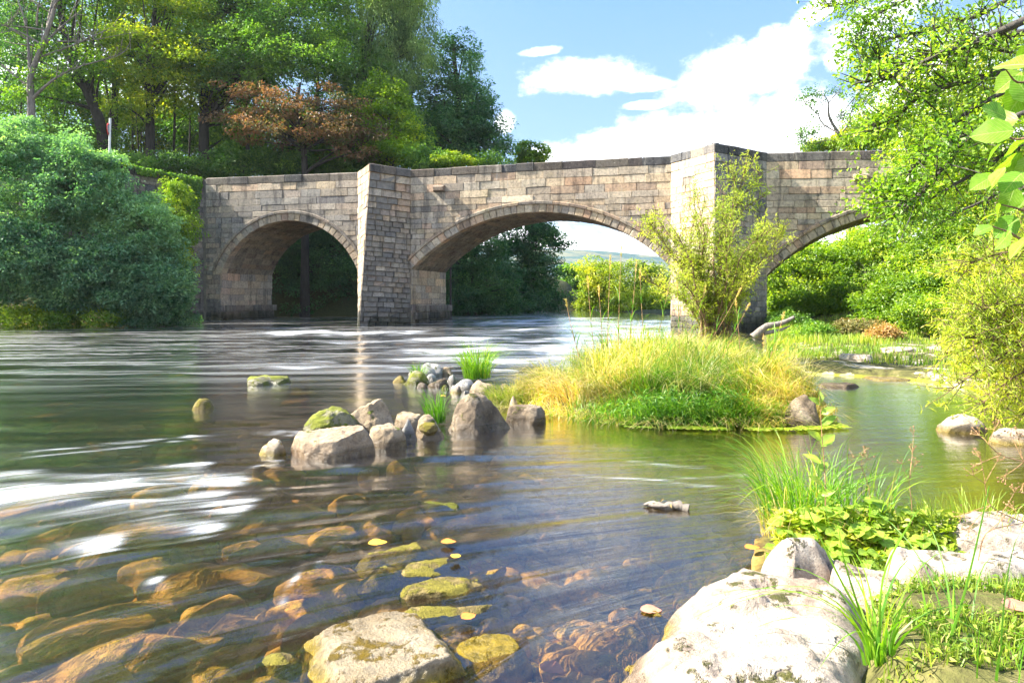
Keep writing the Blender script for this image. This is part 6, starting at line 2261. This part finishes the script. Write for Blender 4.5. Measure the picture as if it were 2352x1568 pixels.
# ------------------------------------------------------------------ foreground plants
zf = lambda x, y: gz(x, y)
tuft('grass_clump', 'tall arching grass clump on the foreground bank left of the leafy herbs', 1.78, 4.25, .10, .22, 330, .60, .0075, (-.35, 0), seed=8, tint=.45, spread=1.5, seg=7, tsp=.25)
tuft('grass_clump', 'stiff upright sedge blades in the middle of the leafy herbs', 2.05, 4.15, .10, .25, 140, .52, .0075, (.2, 0), seed=18, tint=.5, spread=.9, seg=6, tsp=.25)
tuft('grass_clump', 'looser straw-coloured grass trailing over the water at the bank tip', 1.62, 4.10, .08, .12, 90, .34, .006, (-.7, -.1), seed=9, tint=.8, spread=1.6, mat='grass', seg=6)
tuft('grass_clump', 'fine upright grass right of the leafy herbs', 2.75, 4.1, .10, .32, 260, .25, .006, seed=10, tint=.55, spread=.7, mat='bank_grass', seg=4)
tuft('grass_clump', 'bold long-bladed grass tuft on the slab in the lower right', 1.36, 2.55, .14, .05, 30, .50, .013, (-.3, .1), seed=12, tint=.5, spread=1.5, seg=8)
tuft('grass_clump', 'sparse tall blades at the right of the lower corner', 1.75, 2.45, .14, .30, 26, .55, .010, (.5, .2), seed=13, tint=.45, spread=1.1, seg=8)
rg = np.random.RandomState(71)
# single tall blades
t = thing('tall_grass', 'single long green blade rising in front of the pale block', 'grass', (1.78, 2.5, .15))
m = MB()
pp = spline([P(2170, 1500, 2.5), P(2210, 1380, 2.5), P(2245, 1240, 2.5), P(2272, 1115, 2.5)], 14)
tube(m, pp, np.linspace(.006, .002, 14), 4, .45)
m.build('blade', M['grass_green'], t)
t = thing('tall_grass', 'pair of long blades crossing the pale knob of rock', 'grass', (1.35, 2.55, .15))
m = MB()
for pts in ([(2010, 1470), (1930, 1330), (1860, 1180), (1830, 1100)], [(1990, 1450), (1940, 1290), (1925, 1200)], [(2020, 1460), (2030, 1320), (2090, 1200), (2110, 1170)]):
    pp = spline([P(a, b, 2.55) for a, b in pts], 14)
    tube(m, pp, np.linspace(.0055, .0015, 14), 4, .55)
m.build('blade', M['grass_green'], t)

# turf between slabs
x = rg.uniform(1.30, 3.9, 30000)
y = rg.uniform(2.35, 4.7, 30000)
TB = [(1.52, 3.55), (1.6, 4.3), (2.4, 4.6), (3.3, 4.4), (3.3, 3.4), (1.9, 3.5)]
k = (np.minimum(sdf(POLY_T, x, y) - .05, sdf(TB, x, y)) < 0) & (vnoise(np.stack([x * 3.5, y * 3.5, x * 0], -1), 2) > -.4)
x, y = x[k], y[k]
n = len(x)
m = MB()
add_blades(m, np.stack([x, y, ground_z(x, y)], -1), rg.normal(size=(n, 2)), rg.uniform(.02, .09, n), rg.uniform(.01, .06, n), .0045, np.clip(rg.normal(.5, .25, n), 0, 1), seg=2)
n2 = 3000
x, y = x[:n2] + rg.normal(0, .02, min(n2, n)), y[:n2]
add_leaves(m, np.stack([x, y, ground_z(x, y) + rg.uniform(.01, .05, len(x))], -1), rg.normal(size=(len(x), 3)) * np.array([1, 1, .2]), np.tile([0, 0, 1.0], (len(x), 1)) + rg.normal(0, .3, (len(x), 3)), .035, .022, np.clip(rg.normal(.55, .25, len(x)), 0, 1))
o = m.build('bank_turf', M['bank_grass'])
o['kind'] = 'stuff'
tag(o, 'patchy turf and tiny weeds between the pale slabs', 'turf')

# leafy herb clump: broad bright leaves
HB = []
for k in range(3):
    o = big_leaf_mesh(90 + k).build('leaf', M['broad_leaf'], None, smooth=True)
    HB.append(o.data)
    bpy.data.objects.remove(o)
t = thing('leafy_herb', 'bright yellow-green leafy herb clump on the foreground bank', 'herb', (2.0, 3.95, .1))
m = MB()
rg = np.random.RandomState(19)
for k in range(190):
    X = rg.uniform(1775, 2160)
    Yt = 1130 + 140 * ((X - 1950) / 230) ** 2
    Y = rg.uniform(Yt, 1305)
    d = 3.62 + (1305 - Y) / 175 * .40 + rg.uniform(-.06, .06)
    p = P(X, Y, d)
    root = np.array([p[0] + rg.normal(0, .03), p[1] + .05, .06])
    if p[2] < .1:
        p[2] = .1 + rg.uniform(0, .05)
    tube(m, bez(root, p, rg.normal(0, .015, 3), 4), [.002, .0018, .0015, .001], 3)
    a0 = rg.uniform(0, 2 * np.pi)
    L = rg.uniform(.06, .105)
    for j in range(3):
        a = a0 + (j - 1) * 1.15
        dd_ = np.array([math.cos(a), math.sin(a), rg.uniform(-.25, .15)])
        place_leaf(t, HB[rg.randint(3)], p, dd_, norm(np.array([rg.normal(0, .25), rg.normal(-.25, .25), 1])), L * (1 if j == 1 else .8)) if k < 98 else None
    if k >= 98:
        pass
m.build('stem', M['dry_stem'], t)
# smaller leaves filling the inside of the clump
m = MB()
n = 1500
X = rg.uniform(1780, 2200, n)
Y = rg.uniform(1165, 1305, n)
d = 3.64 + (1305 - Y) / 175 * .40
pos = np.array([P(a, b, c_) for a, b, c_ in zip(X, Y, d)])
pos[:, 2] = np.maximum(pos[:, 2] - rg.uniform(.0, .05, n), .08)
add_leaves(m, pos, rg.normal(size=(n, 3)) * np.array([1, 1, .4]), norm(rg.normal(0, .4, (n, 3)) + np.array([0, 0, 1])), .055, .035, np.clip(rg.normal(.6, .2, n), 0, 1))
o = m.build('undergrowth', M['leaf_willow'], t)
o['kind'] = 'stuff'

# upright sprig with oval leaves
t = thing('sapling_sprig', 'slender upright sprig with oval leaves before the green pool', 'sprig', (1.78, 3.9, .1))
m = MB()
pp = spline([P(1893, 1230, 3.95), P(1896, 1120, 3.95), P(1888, 1000, 3.95), P(1882, 905, 3.95)], 16)
tube(m, pp, np.linspace(.004, .0015, 16), 5)
m.build('stem', M['dry_stem'], t)
for k, (dy, side, s) in enumerate([(905, -1, 34), (925, 1, 34), (950, 1, 40), (985, -1, 42), (1000, 1, 52), (1040, -1, 44), (1055, 1, 40), (1085, -1, 34), (1110, 1, 34), (900, 0, 28)]):
    b = P(1886, dy + 25, 3.95)
    place_leaf(t, HB[k % 3], b, norm(np.array([side * .8, rg.normal(0, .3), .6 if side else 1])), norm(np.array([-side * .5, -.8, .4])), s / FD * 3.95, wf=.6)

# dry umbel stalks
def umbel(label, pts, heads, y, seed):
    rg = np.random.RandomState(seed)
    t = thing('dry_umbel', label, 'dry plant', P(*pts[0], y))
    m = MB()
    tube(m, spline([P(a, b, y) for a, b in pts], 12), np.linspace(.0035, .0018, 12), 5)
    m.build('stem', M['dry_stem'], t)
    for (ax, ay, hx, hy) in heads:
        m = MB()
        a, h = P(ax, ay, y), P(hx, hy, y + rg.uniform(-.05, .05))
        tube(m, bez(a, h, rg.normal(0, .005, 3), 5), np.linspace(.0018, .0012, 5), 4)
        for _ in range(9):
            e = h + norm(norm(h - a) * .8 + rg.normal(0, .6, 3)) * rg.uniform(.02, .05)
            tube(m, np.array([h, (h + e) / 2, e]), .0009, 3)
            V, F = ICO[3]
            m.add(V[:] * .0045 * rg.uniform(.7, 1.3) + e, F) if False else tube(m, np.array([e, e + (e - h) * .12]), .004, 5)
        m.build('seed_head', M['dry_stem'], t)
    return t


umbel('dry orange seed stalk standing against the green pool', [(2095, 1235), (2094, 1160), (2088, 1110)], [(2088, 1110, 2072, 1065), (2088, 1110, 2096, 1040), (2088, 1110, 2098, 1000), (2090, 1100, 2100, 1070)], 3.9, 1)
umbel('short dry seed stalk between the grass clump and the orange stalk', [(2010, 1220), (1995, 1120), (1978, 1070)], [(1978, 1070, 1962, 1050), (1978, 1070, 1985, 1035), (1980, 1072, 1992, 1055)], 3.95, 2)
umbel('branched dry umbel at the right edge reaching in over the pool', [(2420, 1220), (2330, 1190), (2275, 1160), (2262, 1110)], [(2275, 1160, 2225, 1215), (2262, 1110, 2235, 1090), (2262, 1110, 2290, 1060), (2262, 1110, 2250, 1050), (2300, 1178, 2330, 1130), (2275, 1160, 2215, 1180)], 3.3, 3)
umbel('upper dry umbel with dark seed heads at the right edge', [(2430, 1080), (2352, 1060), (2300, 1045), (2270, 1020)], [(2300, 1045, 2255, 1062), (2270, 1020, 2250, 1000), (2270, 1020, 2285, 985), (2352, 1060, 2340, 1010), (2352, 1060, 2310, 1090), (2390, 1070, 2350, 1110), (2352, 1060, 2322, 1000)], 3.2, 4)
umbel('bent dry stalk near the right edge standing in the bank turf', [(2240, 1330), (2250, 1270), (2270, 1220), (2352, 1200)], [(2270, 1220, 2300, 1195), (2352, 1200, 2330, 1170)], 3.3, 5)

# ------------------------------------------------------------------ road sign
y = 36.0
t = thing('road_sign', 'white sign post with a small round red-rimmed sign on the approach road', 'sign', P(252, 372, y))
m = MB()
tube(m, [P(252, 400, y), P(252, 330, y), P(253, 272, y)], .055, 10)
m.build('post', M['white_metal'], t, smooth=True)
m = MB()
c0 = P(249, 297, y)
nrm_s = np.array([-.95, -.30, 0])
nrm_s = norm(nrm_s)
up_ = np.array([0, 0, 1.0])
sd = np.cross(nrm_s, up_)
for (r0, r1, off, mk) in ((0, .30, .0, 'white_metal'), (.23, .31, .012, 'sign_red')):
    mm = MB()
    a = np.linspace(0, 2 * np.pi, 25)[:-1]
    for o_ in (off, -off - .01):
        pass
    ring = lambda r_, o_: np.array([c0 + nrm_s * o_ + (np.cos(q) * sd + np.sin(q) * up_) * r_ for q in a])
    r_in = max(r0, .001)
    V = np.concatenate([ring(r_in, off + .006), ring(r1, off + .006), ring(r1, -off - .006), ring(r_in, -off - .006)])
    i = np.arange(24)
    j = (i + 1) % 24
    Q = np.concatenate([np.stack([i + 24 * k_, j + 24 * k_, j + 24 * (k_ + 1), i + 24 * (k_ + 1)], -1) for k_ in range(3)])
    mm.add(V, Q)
    mm.build('disc' if mk == 'white_metal' else 'rim', M[mk], t)

bpy.context.view_layer.update()

# ------------------------------------------------------------------ haze
m = MB()
x0, x1, y0, y1, z0, z1 = -1700, 1700, -1700, 1700, -2.2, 60
V = [(x0, y0, z0), (x1, y0, z0), (x1, y1, z0), (x0, y1, z0), (x0, y0, z1), (x1, y0, z1), (x1, y1, z1), (x0, y1, z1)]
m.add(V, [(0, 3, 2, 1), (4, 5, 6, 7), (0, 1, 5, 4), (1, 2, 6, 5), (2, 3, 7, 6), (3, 0, 4, 7)])
mh = bpy.data.materials.new('haze')
mh.use_nodes = True
nt = NT(mh.node_tree)
pv = nt.n('ShaderNodeVolumePrincipled', ins={'Color': (.90, .95, 1.0), 'Density': HAZE, 'Anisotropy': .35})
oo = nt.n('ShaderNodeOutputMaterial')
mh.node_tree.links.new(pv.outputs[0], oo.inputs['Volume'])
if HAZE > 0:
    o = m.build('haze', mh)
    o['kind'] = 'stuff'
    tag(o, 'thin haze added over the river to lend a pale veil at left', 'haze')
